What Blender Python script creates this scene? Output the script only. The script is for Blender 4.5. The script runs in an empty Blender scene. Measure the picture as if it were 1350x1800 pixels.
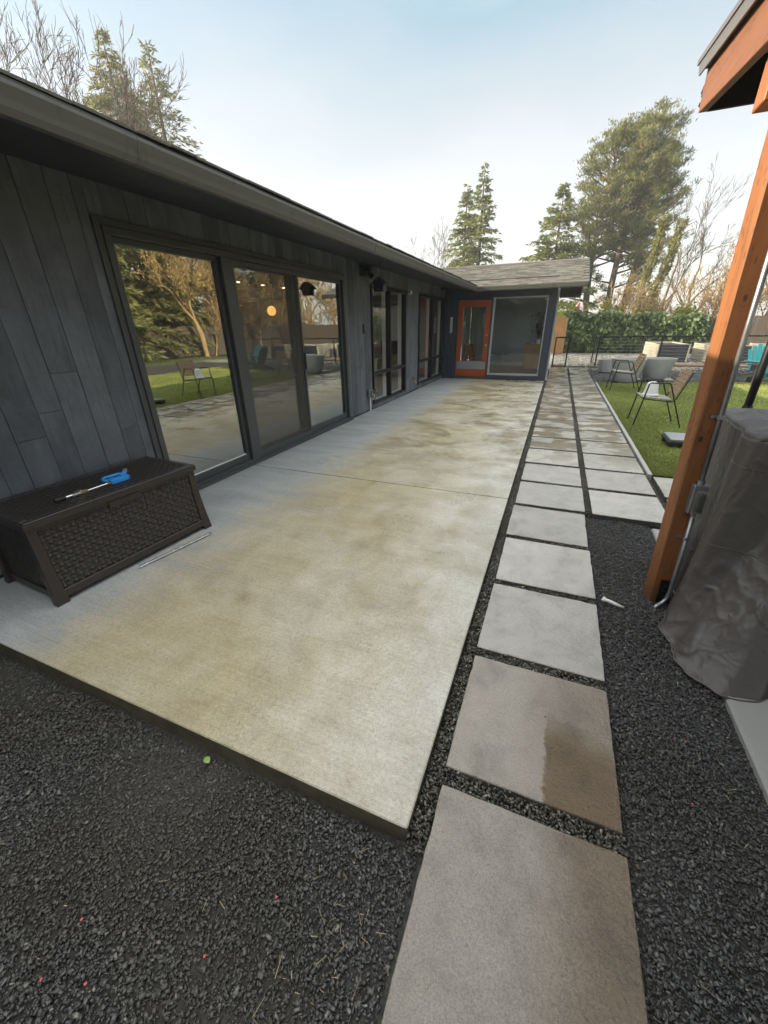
import bpy, bmesh, math, random
import numpy as np
from mathutils import Vector, Matrix, noise as mnoise

random.seed(7)
rng = np.random.default_rng(7)
R = math.radians
scene = bpy.context.scene
col = scene.collection

# ------------------------------------------------------------------ camera, sky, sun, exposure
EYE = (0.0, 0.0, 1.55)
cam_d = bpy.data.cameras.new('camera')
cam = bpy.data.objects.new('camera', cam_d)
col.objects.link(cam)
scene.camera = cam
cam_d.sensor_fit = 'VERTICAL'
cam_d.sensor_height = 24.0
cam_d.lens = 686.0 / 1800.0 * 24.0
cam_d.clip_start = 0.02
cam_d.clip_end = 900.0
def _unit(v): return v / np.linalg.norm(v)
_Y = _unit(np.array([987 - 675, 569 - 900, 686.0]))           # where the patio's long edges vanish
_D = np.array([700 - 675, 2346 - 900, 686.0])                 # where the uprights vanish
_D = _unit(_D - _Y * (_D @ _Y)); _Z = -_D; _X = np.cross(_Y, _Z)
_RM = np.stack([_X, _Y, _Z])
cam.matrix_world = Matrix((
    (_RM[0, 0], -_RM[0, 1], -_RM[0, 2], EYE[0]),
    (_RM[1, 0], -_RM[1, 1], -_RM[1, 2], EYE[1]),
    (_RM[2, 0], -_RM[2, 1], -_RM[2, 2], EYE[2]),
    (0, 0, 0, 1)))

SUN_EL, SUN_AZ = R(20.0), R(-16.0)      # low, from the house side (-x) and a little from behind the camera
sun_dir = Vector((-math.cos(SUN_EL) * math.cos(SUN_AZ), math.cos(SUN_EL) * math.sin(SUN_AZ), math.sin(SUN_EL)))

world = bpy.data.worlds.new('World'); scene.world = world; world.use_nodes = True
wn = world.node_tree; wn.nodes.clear()
w_out = wn.nodes.new('ShaderNodeOutputWorld')
w_sky = wn.nodes.new('ShaderNodeTexSky'); w_sky.sky_type = 'NISHITA'; w_sky.sun_disc = False
w_sky.sun_elevation = SUN_EL
w_sky.sun_rotation = math.atan2(sun_dir.x, sun_dir.y)
w_sky.air_density = 1.0; w_sky.dust_density = 3.0; w_sky.ozone_density = 1.2; w_sky.altitude = 50
w_bg = wn.nodes.new('ShaderNodeBackground'); w_bg.inputs[1].default_value = 0.05
wn.links.new(w_sky.outputs[0], w_bg.inputs[0])
# thin cloud veil, paler at the horizon; unseen zenith brightened to light the shade
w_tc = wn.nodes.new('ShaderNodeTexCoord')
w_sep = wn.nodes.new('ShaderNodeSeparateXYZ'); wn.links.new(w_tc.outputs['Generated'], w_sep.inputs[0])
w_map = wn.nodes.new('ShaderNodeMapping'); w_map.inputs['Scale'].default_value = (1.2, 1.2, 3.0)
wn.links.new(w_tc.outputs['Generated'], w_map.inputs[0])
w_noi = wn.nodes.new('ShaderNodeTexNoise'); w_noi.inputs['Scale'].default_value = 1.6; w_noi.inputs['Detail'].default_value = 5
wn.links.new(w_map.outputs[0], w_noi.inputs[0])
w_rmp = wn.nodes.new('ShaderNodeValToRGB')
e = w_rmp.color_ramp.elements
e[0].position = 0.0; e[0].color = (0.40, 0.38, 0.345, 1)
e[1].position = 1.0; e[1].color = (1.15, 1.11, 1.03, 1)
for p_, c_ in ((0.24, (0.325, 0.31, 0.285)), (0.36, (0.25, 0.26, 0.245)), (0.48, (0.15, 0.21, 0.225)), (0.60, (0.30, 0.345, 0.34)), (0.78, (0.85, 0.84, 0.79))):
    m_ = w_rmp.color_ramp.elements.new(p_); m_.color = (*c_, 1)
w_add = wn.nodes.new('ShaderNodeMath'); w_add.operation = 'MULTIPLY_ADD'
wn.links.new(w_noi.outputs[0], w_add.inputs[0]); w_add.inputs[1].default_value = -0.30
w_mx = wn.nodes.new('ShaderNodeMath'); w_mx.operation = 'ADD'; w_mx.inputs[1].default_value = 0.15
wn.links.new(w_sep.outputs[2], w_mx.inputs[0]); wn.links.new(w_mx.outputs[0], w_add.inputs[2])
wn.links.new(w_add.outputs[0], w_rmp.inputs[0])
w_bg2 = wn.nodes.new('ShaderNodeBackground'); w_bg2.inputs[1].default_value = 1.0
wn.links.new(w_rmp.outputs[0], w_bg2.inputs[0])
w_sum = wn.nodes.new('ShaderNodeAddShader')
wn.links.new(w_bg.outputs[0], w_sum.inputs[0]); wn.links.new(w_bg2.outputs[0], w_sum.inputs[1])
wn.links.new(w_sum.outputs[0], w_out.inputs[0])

sun_d = bpy.data.lights.new('sun', 'SUN'); sun_d.energy = 4.2; sun_d.angle = R(0.6); sun_d.color = (1.0, 0.86, 0.66)
sun = bpy.data.objects.new('sun', sun_d); col.objects.link(sun)
sun.location = (-20, 5, 20)
sun.rotation_euler = sun_dir.to_track_quat('Z', 'Y').to_euler()

scene.view_settings.view_transform = 'Standard'
scene.view_settings.look = 'None'
scene.view_settings.gamma = 1.0
scene.view_settings.use_curve_mapping = False
scene.view_settings.exposure = 1.18
try:
    scene.cycles.max_bounces = 8; scene.cycles.transparent_max_bounces = 12
    scene.cycles.glossy_bounces = 4; scene.cycles.diffuse_bounces = 4
    scene.cycles.caustics_reflective = False; scene.cycles.caustics_refractive = False
    scene.cycles.sample_clamp_indirect = 6.0
except Exception: pass

# ------------------------------------------------------------------ helpers: materials
class NT:
    def __init__(s, name):
        s.m = bpy.data.materials.new(name); s.m.use_nodes = True
        s.t = s.m.node_tree; s.t.nodes.clear()
        s.out = s.t.nodes.new('ShaderNodeOutputMaterial')
    def n(s, kind, ins=None, **props):
        nd = s.t.nodes.new('ShaderNode' + kind)
        for k, v in props.items(): setattr(nd, k, v)
        for k, v in (ins or {}).items(): s.put(nd.inputs[k], v)
        return nd
    def put(s, sock, v):
        if isinstance(v, bpy.types.NodeSocket): s.t.links.new(v, sock)
        elif v is not None:
            if isinstance(v, (tuple, list)) and len(v) == 3 and sock.type == 'RGBA': v = (*v, 1)
            sock.default_value = v
    def pos(s): return s.n('NewGeometry').outputs['Position']
    def obj(s): return s.n('TexCoord').outputs['Object']
    def island(s): return s.n('NewGeometry').outputs['Random Per Island']
    def orand(s): return s.n('ObjectInfo').outputs['Random']
    def scale(s, v, sc, loc=(0, 0, 0)): return s.n('Mapping', {0: v, 'Location': loc, 'Scale': sc}).outputs[0]
    def noise(s, v, sc, det=4, rough=.55, dist=0.): return s.n('TexNoise', {'Vector': v, 'Scale': sc, 'Detail': det, 'Roughness': rough, 'Distortion': dist}).outputs[0]
    def vor(s, v, sc, feat='F1', out=0): return s.n('TexVoronoi', {'Vector': v, 'Scale': sc}, feature=feat).outputs[out]
    def math(s, op, a, b=None, c=None, clamp=False):
        nd = s.n('Math', operation=op, use_clamp=clamp)
        s.put(nd.inputs[0], a)
        if b is not None: s.put(nd.inputs[1], b)
        if c is not None: s.put(nd.inputs[2], c)
        return nd.outputs[0]
    def ramp(s, f, stops, interp='LINEAR'):
        nd = s.n('ValToRGB', {0: f}); cr = nd.color_ramp; cr.interpolation = interp
        while len(cr.elements) < len(stops): cr.elements.new(0.5)
        for el, (p, c) in zip(cr.elements, stops):
            el.position = p
            el.color = (c, c, c, 1) if isinstance(c, (int, float)) else (*c, 1)
        return nd.outputs[0]
    def step(s, f, a, b): return s.n('MapRange', {0: f, 1: a, 2: b}, interpolation_type='SMOOTHSTEP').outputs[0]
    def mix(s, f, a, b, blend='MIX'):
        nd = s.n('Mix', data_type='RGBA', blend_type=blend)
        s.put(nd.inputs[0], f); s.put(nd.inputs[6], a); s.put(nd.inputs[7], b)
        return nd.outputs[2]
    def xyz(s, v): return s.n('SeparateXYZ', {0: v}).outputs
    def bump(s, h, st=.3, d=.01, nrm=None):
        nd = s.n('Bump', {'Height': h, 'Strength': st, 'Distance': d})
        if nrm is not None: s.put(nd.inputs['Normal'], nrm)
        return nd.outputs[0]
    def surf(s, colr, rough=.6, nrm=None, metal=0., spec=.5, **kw):
        b = s.n('BsdfPrincipled', {'Base Color': colr, 'Roughness': rough, 'Metallic': metal, 'Specular IOR Level': spec})
        for k, v in kw.items(): s.put(b.inputs[k], v)
        if nrm is not None: s.put(b.inputs['Normal'], nrm)
        s.t.links.new(b.outputs[0], s.out.inputs[0]); return s.m
    def shader(s, sh): s.t.links.new(sh, s.out.inputs[0]); return s.m

def mul(c, k): return tuple(x * k for x in c)
def simple(name, c, rough=.55, var=.18, sc=6., bst=.08, bsc=60., metal=0., spec=.5, rnd=0.):
    t = NT(name); v = t.obj()
    f = t.noise(v, sc, 5)
    cc = t.mix(f, mul(c, 1 - var), mul(c, 1 + var))
    if rnd:
        k = t.ramp(t.orand(), [(0, 1 - rnd), (1, 1 + rnd)])
        cc = t.mix(1.0, cc, k, 'MULTIPLY')
    h = t.noise(v, bsc, 3)
    r = t.math('MULTIPLY_ADD', f, .2, rough - .1, clamp=True)
    return t.surf(cc, r, t.bump(h, bst, .004), metal, spec)

MT = {}
def wood(name, c, dark, axis=2, rough=.6, gsc=30., knots=False):
    t = NT(name); v = t.obj()
    s_ = [gsc] * 3; s_[axis] = gsc * .045
    g = t.noise(t.scale(v, tuple(s_)), 1.0, 6, .65, .6)
    g2 = t.noise(v, 2.2, 3)
    cc = t.mix(t.ramp(g, [(.3, 0.), (.7, 1.)]), dark, c)
    cc = t.mix(t.math('MULTIPLY', g2, .5), cc, mul(c, .82))
    if knots:
        for kn in (knots if isinstance(knots, list) else []):
            dv_ = t.n('VectorMath', {0: v, 1: kn[:3]}, operation='SUBTRACT').outputs[0]
            wob = t.math('MULTIPLY_ADD', t.noise(v, 26., 3), .5, .75)
            kd = t.math('MULTIPLY', t.n('VectorMath', {0: t.scale(dv_, (1, .45, .62))}, operation='LENGTH').outputs[1], wob)
            kd = t.math('DIVIDE', kd, kn[3])
            ring = t.math('SINE', t.math('MULTIPLY', kd, 9.))
            cc = t.mix(t.math('MULTIPLY', t.math('MULTIPLY', t.step(kd, 3.2, .9), t.step(ring, -.2, .9)), .45), cc, mul(dark, .6))
            cc = t.mix(t.math('MULTIPLY', t.step(kd, 1.25, .75), .85), cc, mul(dark, .25))
        # short incised dashes of the treated timber
        sd = [70.] * 3; sd[axis] = 15.
        dv = t.vor(t.scale(v, tuple(sd)), 1.0)
        cc = t.mix(t.math('MULTIPLY', t.step(dv, .32, .16), t.math('MULTIPLY', t.step(t.noise(v, 3.), .38, .58), .7)), cc, mul(dark, .3))
        dirt = t.step(t.math('ADD', t.xyz(v)[2], t.math('MULTIPLY', t.noise(v, 14., 4), .14)), .24, .06) if axis == 2 else 0.
        cc = t.mix(t.math('MULTIPLY', dirt, .55), cc, (.05, .035, .02)) if axis == 2 else cc
    return t.surf(cc, rough, t.bump(g, .35, .003))

def fabric_bump(): pass

def mk_materials():
    # rough sawn boards with dark blue-grey paint
    t = NT('painted_board'); v = t.obj(); p0 = t.pos()
    p = t.n('VectorMath', {0: p0, 1: t.math('MULTIPLY', t.orand(), 37.)}, operation='ADD').outputs[0]
    g = t.noise(t.scale(p, (40, 40, 2.2)), 1.0, 6, .7, .5)
    saw = t.noise(t.scale(p, (8, 8, 95)), 1.0, 3, .6)
    big = t.noise(t.scale(p, (3., 3., .9)), 1.0, 4)
    k = t.ramp(t.orand(), [(0, .66), (.15, .88), (.8, 1.03), (1, 1.16)])
    big = t.noise(t.scale(p, (2.6, 2.6, 1.5)), 1.0, 7, .66, .5)
    cc = t.mix(t.ramp(big, [(.34, 0.), (.62, 1.)]), (.088, .098, .113), (.165, .180, .202))
    cc = t.mix(t.math('MULTIPLY', t.step(g, .52, .72), .6), cc, (.050, .055, .062))
    cc = t.mix(t.math('MULTIPLY', t.step(saw, .56, .7), .35), cc, (.075, .082, .092))
    cc = t.mix(1., cc, k, 'MULTIPLY')
    h = t.math('ADD', t.math('MULTIPLY', g, .8), t.math('MULTIPLY', saw, .5))
    MT['board'] = t.surf(cc, t.math('MULTIPLY_ADD', g, .3, .42), t.bump(h, .8, .007), spec=.4)
    MT['navy'] = simple('navy_trim_paint', (.042, .050, .068), .45, .2, 5, .15, 45)
    MT['bronze'] = simple('dark_bronze_frame', (.062, .066, .070), .38, .15, 9, .04, 80, spec=.5)
    MT['black'] = simple('black_paint', (.012, .012, .013), .38, .2, 9, .04)
    MT['dark_under'] = simple('dark_soffit_paint', (.030, .034, .040), .55, .2, 4, .1, 30)
    t = NT('aged_gutter_paint'); p = t.pos()
    st = t.noise(t.scale(p, (6, .8, 14)), 1.0, 6, .65)
    dr = t.noise(t.scale(p, (12, 12, 1.5)), 1.0, 4)
    cc = t.mix(st, (.085, .083, .074), (.145, .139, .122))
    cc = t.mix(t.math('MULTIPLY', t.step(dr, .55, .75), .45), cc, (.040, .044, .030))
    MT['gutter'] = t.surf(cc, .42, t.bump(st, .06, .004), spec=.5)
    MT['white'] = simple('white_paint', (.82, .82, .80), .4, .05, 8, .02)
    MT['plastic_white'] = simple('white_plastic', (.76, .76, .76), .32, .04, 14, .02)
    MT['galv'] = simple('galvanised_steel', (.36, .38, .40), .36, .16, 24, .03, 80, metal=.75)
    MT['steel'] = simple('stainless_steel', (.62, .62, .62), .25, .08, 20, .01, 80, metal=.95)
    MT['brass'] = simple('brass', (.62, .48, .24), .35, .1, 20, .02, 80, metal=.9)
    MT['blue'] = simple('blue_plastic', (.035, .30, .78), .38, .08, 14, .02)
    MT['rubber'] = simple('black_rubber', (.018, .018, .018), .55, .2, 30, .05)
    MT['resin'] = simple('brown_resin', (.031, .025, .022), .36, .22, 14, .12, 120)
    MT['orange_door'] = simple('orange_door_paint', (.36, .075, .022), .42, .14, 4, .05, 40)
    MT['kick'] = simple('brushed_kickplate', (.30, .33, .36), .40, .08, 20, .02, 80, metal=.4)
    MT['alu'] = simple('pale_aluminium_frame', (.40, .42, .45), .38, .12, 16, .02, 60, metal=.3)
    MT['teal'] = simple('teal_poly_lumber', (.030, .40, .42), .5, .12, 6, .06, 40)
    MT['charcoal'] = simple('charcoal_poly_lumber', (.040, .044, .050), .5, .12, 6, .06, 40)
    MT['planter'] = simple('pale_cast_concrete', (.46, .46, .45), .75, .22, 5, .2, 30)
    MT['bed'] = simple('cream_corrugated_steel', (.40, .38, .31), .45, .1, 5, .03)
    MT['soil'] = simple('planting_soil', (.035, .026, .018), .9, .4, 20, .6, 40)
    MT['greyblue'] = simple('grey_blue_wall_paint', (.40, .45, .47), .65, .05, 2, .03)
    MT['inner_white'] = simple('inner_wall_paint', (.36, .34, .31), .7, .05, 2, .03)
    MT['ceil'] = simple('inner_ceiling_paint', (.34, .32, .29), .7, .05, 2, .03)
    MT['inner_floor'] = wood('oak_floor', (.36, .21, .095), (.22, .12, .05), 1, .3, 14.)
    MT['walnut'] = wood('veneer_wood', (.50, .30, .13), (.32, .18, .07), 2, .4, 16.)
    MT['ply'] = wood('moulded_plywood', (.42, .19, .06), (.27, .11, .03), 2, .4, 16.)
    MT['cedar'] = wood('stained_cedar_post', (.38, .150, .052), (.165, .062, .020), 2, .58, 20., [(.05, -.02, 1.46, .020), (.07, -.02, 1.35, .010), (.03, -.02, .62, .016), (.035, -.02, .80, .012), (.03, -.02, .28, .013), (-.02, .05, 1.05, .014), (-.03, .06, 1.7, .016)])
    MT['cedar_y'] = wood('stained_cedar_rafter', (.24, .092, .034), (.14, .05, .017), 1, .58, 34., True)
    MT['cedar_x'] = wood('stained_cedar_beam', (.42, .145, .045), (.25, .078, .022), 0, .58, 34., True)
    MT['dark_deck'] = simple('dark_roof_underside', (.022, .018, .016), .7, .25, 4, .15, 30)
    MT['slat'] = wood('weathered_teak_slat', (.34, .235, .145), (.20, .135, .085), 1, .65, 26.)
    MT['slat_grey'] = wood('greyed_teak_slat', (.38, .35, .30), (.24, .21, .17), 1, .65, 26.)
    MT['fence'] = wood('tan_fence_board', (.42, .22, .085), (.27, .13, .045), 2, .7, 18.)
    MT['fence_grey'] = wood('weathered_fence_board', (.085, .066, .050), (.05, .038, .028), 2, .75, 18.)
    MT['timber'] = wood('pale_landscape_timber', (.40, .31, .20), (.26, .19, .12), 0, .75, 18.)
    MT['bark'] = wood('grey_brown_bark', (.16, .125, .09), (.07, .052, .038), 2, .85, 8.)
    MT['twig'] = simple('pale_twig_bark', (.15, .118, .082), .8, .3, 3, .2, 20)
    MT['twig_gold'] = simple('golden_twig_bark', (.36, .255, .12), .8, .3, 3, .2, 20)
    MT['shell'] = simple('cream_shell_upholstery', (.46, .42, .34), .7, .1, 6, .1, 40)
    MT['screen_dark'] = simple('dark_display', (.010, .011, .013), .25, .1, 4, .0)
    MT['red'] = simple('red_canvas', (.52, .06, .07), .7, .15, 6, .1)
    MT['petal'] = simple('pink_bud', (.62, .09, .11), .6, .15, 30, .1)
    MT['leaf_fresh'] = simple('fresh_green_leaf', (.24, .36, .08), .5, .2, 30, .1)

    def leafmat(name, c1, c2, tr=.25, rough=.55):
        t = NT(name)
        f = t.island()
        big = t.noise(t.pos(), .55, 3)
        cc = t.mix(f, c1, c2)
        cc = t.mix(t.step(big, .35, .7), cc, mul(c2, 1.25))
        b = t.n('BsdfPrincipled', {'Base Color': cc, 'Roughness': rough, 'Specular IOR Level': .35})
        tl = t.n('BsdfTranslucent', {'Color': t.mix(1., cc, (1.0, 1.05, .55), 'MULTIPLY')})
        mx = t.n('MixShader', {0: tr, 1: b.outputs[0], 2: tl.outputs[0]})
        return t.shader(mx.outputs[0])
    MT['needle'] = leafmat('conifer_needles', (.10, .125, .052), (.21, .225, .090), .35)
    MT['needle_pine'] = leafmat('pine_needles', (.085, .105, .040), (.20, .205, .075), .3)
    MT['needle_grey'] = leafmat('greyish_fir_needles', (.14, .145, .095), (.26, .25, .16), .35)
    MT['gold_leaf'] = leafmat('dry_golden_catkins', (.26, .19, .085), (.40, .30, .13), .3)
    MT['ivy'] = leafmat('ivy_leaves', (.07, .11, .045), (.15, .21, .08), .2, .34)
    MT['laurel'] = leafmat('yellow_green_shrub_leaves', (.12, .16, .035), (.27, .28, .06), .3)
    MT['moss'] = leafmat('ivy_on_trunk', (.12, .14, .040), (.24, .25, .07), .2)
    MT['houseplant'] = leafmat('dark_house_plant_leaves', (.014, .030, .012), (.026, .055, .020), .1, .35)
    MT['blade'] = leafmat('turf_blades', (.155, .178, .050), (.275, .30, .10), .2, .6)
    tb_ = MT['blade'].node_tree
    MT['litter'] = leafmat('dry_plant_litter', (.16, .11, .055), (.42, .34, .20), .1, .8)

    # glass: coated pane, slightly wavy
    t = NT('window_glass'); p = t.pos()
    nb = t.bump(t.noise(p, 2.6, 2), .05, .010)
    fr = t.math('POWER', t.n('LayerWeight', {'Blend': .5, 'Normal': nb}).outputs['Facing'], 5.)
    fr = t.math('MULTIPLY_ADD', fr, .63, .34, clamp=True)
    gl = t.n('BsdfGlossy', {'Color': (.98, .97, .93), 'Roughness': .0, 'Normal': nb})
    tr = t.n('BsdfTransparent', {'Color': (.80, .84, .82)})
    MT['glass'] = t.shader(t.n('MixShader', {0: fr, 1: tr.outputs[0], 2: gl.outputs[0]}).outputs[0])
    t = NT('plain_window_glass'); p = t.pos()
    nb = t.bump(t.noise(p, 2.6, 2), .04, .008)
    fr = t.math('POWER', t.n('LayerWeight', {'Blend': .5, 'Normal': nb}).outputs['Facing'], 5.)
    fr = t.math('MULTIPLY_ADD', fr, .93, .045, clamp=True)
    gl = t.n('BsdfGlossy', {'Color': (.98, .98, .96), 'Roughness': .0, 'Normal': nb})
    tr = t.n('BsdfTransparent', {'Color': (.96, .97, .965)})
    MT['plain_glass'] = t.shader(t.n('MixShader', {0: fr, 1: tr.outputs[0], 2: gl.outputs[0]}).outputs[0])
    t = NT('clear_cover_plastic')
    fr = t.math('POWER', t.n('LayerWeight', {'Blend': .5}).outputs['Facing'], 5.)
    gl = t.n('BsdfPrincipled', {'Base Color': (.5, .5, .46), 'Roughness': .2})
    tr = t.n('BsdfTransparent', {'Color': (.75, .76, .72)})
    MT['clear'] = t.shader(t.n('MixShader', {0: t.math('ADD', fr, .14), 1: tr.outputs[0], 2: gl.outputs[0]}).outputs[0])
    # insect screen
    t = NT('insect_screen'); p = t.pos()
    wv = t.n('TexWave', {'Vector': t.scale(p, (1, 1, .06)), 'Scale': 14., 'Distortion': 2.5, 'Detail': 1.5}, bands_direction='Y').outputs[1]
    dirt = t.noise(t.scale(p, (1, 1, 1)), 90., 2)
    low = t.step(t.xyz(p)[2], .55, .1)
    fac = t.math('ADD', t.math('MULTIPLY_ADD', wv, .09, .20), t.math('MULTIPLY', t.math('MULTIPLY', low, t.step(dirt, .5, .7)), .3))
    df = t.n('BsdfDiffuse', {'Color': (.16, .145, .13)})
    tr = t.n('BsdfTransparent', {'Color': (1, 1, 1)})
    MT['screen'] = t.shader(t.n('MixShader', {0: fac, 1: tr.outputs[0], 2: df.outputs[0]}).outputs[0])
    # glowing globe
    t = NT('lit_globe'); em = t.n('Emission', {'Color': (1., .48, .12), 'Strength': 2.2}); MT['globe'] = t.shader(em.outputs[0])
    t = NT('lit_downlight'); em = t.n('Emission', {'Color': (1., .80, .55), 'Strength': 8.}); MT['down'] = t.shader(em.outputs[0])

    # patio concrete: dry strip under the eave, tan algae film, damp outer side
    t = NT('patio_concrete'); p = t.pos(); x, y, z = t.xyz(p)
    nb_ = t.noise(p, 1.0, 8, .62, .7)
    nm = t.noise(t.scale(p, (1, .75, 1), (4, 2, 0)), 3.6, 9, .66, .5)
    ns = t.noise(t.scale(p, (.6, 2.2, 1), (3, 1, 0)), 1.9, 7, .62, .6)
    n3 = t.noise(p, 60., 5, .7)
    n5 = t.noise(p, 240., 3, .7)
    xj = t.math('ADD', x, t.math('MULTIPLY_ADD', nm, .75, t.math('MULTIPLY_ADD', ns, .75, -.75)))
    algae = t.math('MULTIPLY', t.step(xj, -2.62, -1.95), t.step(xj, .25, -1.0))
    algae = t.math('MULTIPLY', algae, t.ramp(nb_, [(.30, .35), (.52, 1.)]))
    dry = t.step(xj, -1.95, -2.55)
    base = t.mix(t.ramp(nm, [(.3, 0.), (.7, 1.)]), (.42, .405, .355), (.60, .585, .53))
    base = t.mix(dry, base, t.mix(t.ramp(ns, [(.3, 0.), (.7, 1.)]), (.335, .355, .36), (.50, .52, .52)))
    mott = t.math('ADD', t.math('MULTIPLY', nm, .55), t.math('MULTIPLY', ns, .45))
    al = t.ramp(mott, [(.34, (.285, .238, .140)), (.45, (.385, .335, .212)), (.56, (.455, .408, .280)), (.68, (.54, .50, .38))])
    cc = t.mix(t.math('MULTIPLY', algae, .95), base, al)
    yel = t.math('MULTIPLY', t.step(nb_, .54, .68), t.math('MULTIPLY', algae, .30))
    cc = t.mix(yel, cc, (.46, .37, .17))
    nw = t.noise(t.scale(p, (.8, 1.25, 1), (9, 5, 0)), 1.5, 7, .6, .9)
    damp = t.math('MULTIPLY', t.step(nw, .45, .60), t.step(y, 3.6, 5.6))
    damp = t.math('MULTIPLY', damp, t.step(x, -2.5, -2.0))
    cc = t.mix(t.math('MULTIPLY', damp, .72), cc, t.mix(1., cc, (.58, .52, .41), 'MULTIPLY'))
    wht = t.math('MULTIPLY', t.step(nb_, .47, .62), t.step(x, -1.15, -.6))
    cc = t.mix(t.math('MULTIPLY', wht, .42), cc, (.68, .68, .655))
    cc = t.mix(1., cc, t.ramp(n3, [(.25, .72), (.5, 1.), (.75, 1.16)]), 'MULTIPLY')
    cc = t.mix(1., cc, t.ramp(n5, [(.3, .70), (.6, 1.12)]), 'MULTIPLY')
    broom = t.noise(t.scale(p, (2.2, 95., 1)), 1.0, 4, .6)
    cc = t.mix(1., cc, t.ramp(broom, [(.3, .90), (.7, 1.07)]), 'MULTIPLY')
    rim_ = t.math('MULTIPLY', t.step(nw, .435, .452), t.step(nw, .475, .455))
    cc = t.mix(t.math('MULTIPLY', t.math('MULTIPLY', rim_, t.step(y, 2.6, 4.2)), .22), cc, (.62, .60, .54))
    spot = t.vor(p, 3.4)
    cc = t.mix(t.math('MULTIPLY', t.step(spot, .032, .020), .85), cc, (.05, .04, .03))
    wet = t.math('MULTIPLY', t.step(xj, -2.1, -1.0), t.ramp(t.noise(p, 2.3, 5, .6), [(.42, .25), (.58, 1.)]))
    rr = t.math('MULTIPLY_ADD', wet, -.34, .58)
    rr = t.math('SUBTRACT', rr, t.math('MULTIPLY', damp, .14))
    rr = t.math('ADD', rr, t.math('MULTIPLY', n3, .06), clamp=True)
    hh = t.math('ADD', t.math('MULTIPLY', n3, .8), t.math('MULTIPLY', t.noise(p, 120., 3), .5))
    hh = t.math('MULTIPLY', hh, t.math('SUBTRACT', 1., t.math('MULTIPLY', damp, .6)))
    MT['patio'] = t.surf(cc, rr, t.bump(hh, .42, .006), spec=.75)
    # sides of the slab: mossy and dark
    t = NT('mossy_slab_side'); p = t.pos()
    n = t.noise(p, 9., 6, .65)
    cc = t.mix(t.ramp(n, [(.3, 0.), (.7, 1.)]), (.045, .036, .018), (.115, .100, .062))
    MT['patio_side'] = t.surf(cc, .8, t.bump(t.noise(p, 70., 4), .5, .006))

    # pavers
    t = NT('paver_concrete'); p = t.pos(); x, y, z = t.xyz(p)
    n1 = t.noise(p, 1.4, 5, .6)
    n2 = t.noise(t.scale(p, (1., 1.1, 1)), 2.4, 3, .5, .3)
    n3 = t.noise(p, 120., 4, .7)
    n5 = t.noise(p, 330., 3, .6)
    rn = t.orand()
    cc = t.mix(n1, (.42, .405, .37), (.58, .56, .52))
    cc = t.mix(1., cc, t.ramp(rn, [(0, .86), (1, 1.12)]), 'MULTIPLY')
    # brown damp marks left on the two pavers by the corner, with their own outline
    edge = t.math('MULTIPLY_ADD', t.noise(p, 22., 6, .7), .06, -.03)
    xe = t.math('ADD', x, edge); ye = t.math('ADD', y, edge)
    m2 = t.math('MULTIPLY', t.step(xe, .180, .205), t.math('MULTIPLY', t.step(t.math('ADD', ye, t.math('MULTIPLY', n2, .30)), 1.62, 1.32), t.step(ye, .93, .96)))
    m1 = t.math('MULTIPLY', t.step(t.math('ADD', xe, t.math('MULTIPLY', n2, .35)), .28, .50), t.step(ye, .93, .90))
    m3 = t.math('MULTIPLY', t.step(x, .0, .40), t.math('MULTIPLY', t.step(ye, 1.60, 1.57), t.step(ye, .93, .96)))
    bm = t.math('MAXIMUM', t.math('MULTIPLY', m2, .92), t.math('MAXIMUM', t.math('MULTIPLY', m1, .75), t.math('MULTIPLY', m3, .45)))
    cc = t.mix(bm, cc, t.mix(n2, (.14, .092, .042), (.24, .17, .09)))
    # first three pavers are dirtier, the farther ones hold puddles
    cc = t.mix(1., cc, t.ramp(t.noise(p, 5.5, 7, .68, .4), [(.3, .74), (.5, 1.), (.7, 1.14)]), 'MULTIPLY')
    cc = t.mix(t.math('MULTIPLY', t.step(y, 1.62, 1.56), .85), cc, t.mix(1., cc, (.72, .67, .635), 'MULTIPLY'))
    pud = t.math('MULTIPLY', t.step(n2, .43, .56), t.step(y, 4.6, 6.2))
    cc = t.mix(t.math('MULTIPLY', pud, .72), cc, t.mix(n1, (.13, .10, .05), (.22, .185, .10)))
    speck = t.ramp(t.noise(p, 210., 4, .7), [(.28, .60), (.5, 1.), (.72, 1.28)])
    cc = t.mix(1., cc, speck, 'MULTIPLY')
    spot = t.vor(p, 7.); cc = t.mix(t.math('MULTIPLY', t.step(spot, .05, .03), .8), cc, (.03, .025, .02))
    cc = t.mix(t.math('MULTIPLY', t.step(y, 4., 6.5), .6), cc, t.mix(1., cc, (.80, .77, .71), 'MULTIPLY'))
    wetf = t.math('ADD', t.math('MULTIPLY', t.step(y, 2.5, 6.5), .24), t.math('MULTIPLY_ADD', t.step(y, 1.9, 1.5), .10, .04))
    rr = t.math('SUBTRACT', .45, wetf)
    rr = t.math('SUBTRACT', rr, t.math('MULTIPLY', pud, .17), clamp=True)
    rr = t.math('SUBTRACT', rr, t.math('MULTIPLY', bm, .14))
    rr = t.math('ADD', rr, t.math('MULTIPLY', n3, .06))
    bst = t.math('SUBTRACT', 1., t.math('MULTIPLY', pud, .85))
    hh = t.math('MULTIPLY', t.math('ADD', n3, t.math('MULTIPLY', t.noise(p, 65., 2), 1.3)), bst)
    MT['paver'] = t.surf(cc, rr, t.bump(hh, .7, .009), spec=.7)
    t = NT('paver_side'); p = t.pos()
    MT['paver_side'] = t.surf(t.mix(t.noise(p, 14., 5), (.050, .045, .034), (.13, .12, .10)), .8, t.bump(t.noise(p, 90., 3), .4, .004))
    MT['plain_concrete'] = simple('plain_concrete', (.36, .36, .345), .6, .16, 2.2, .3, 120)

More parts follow.
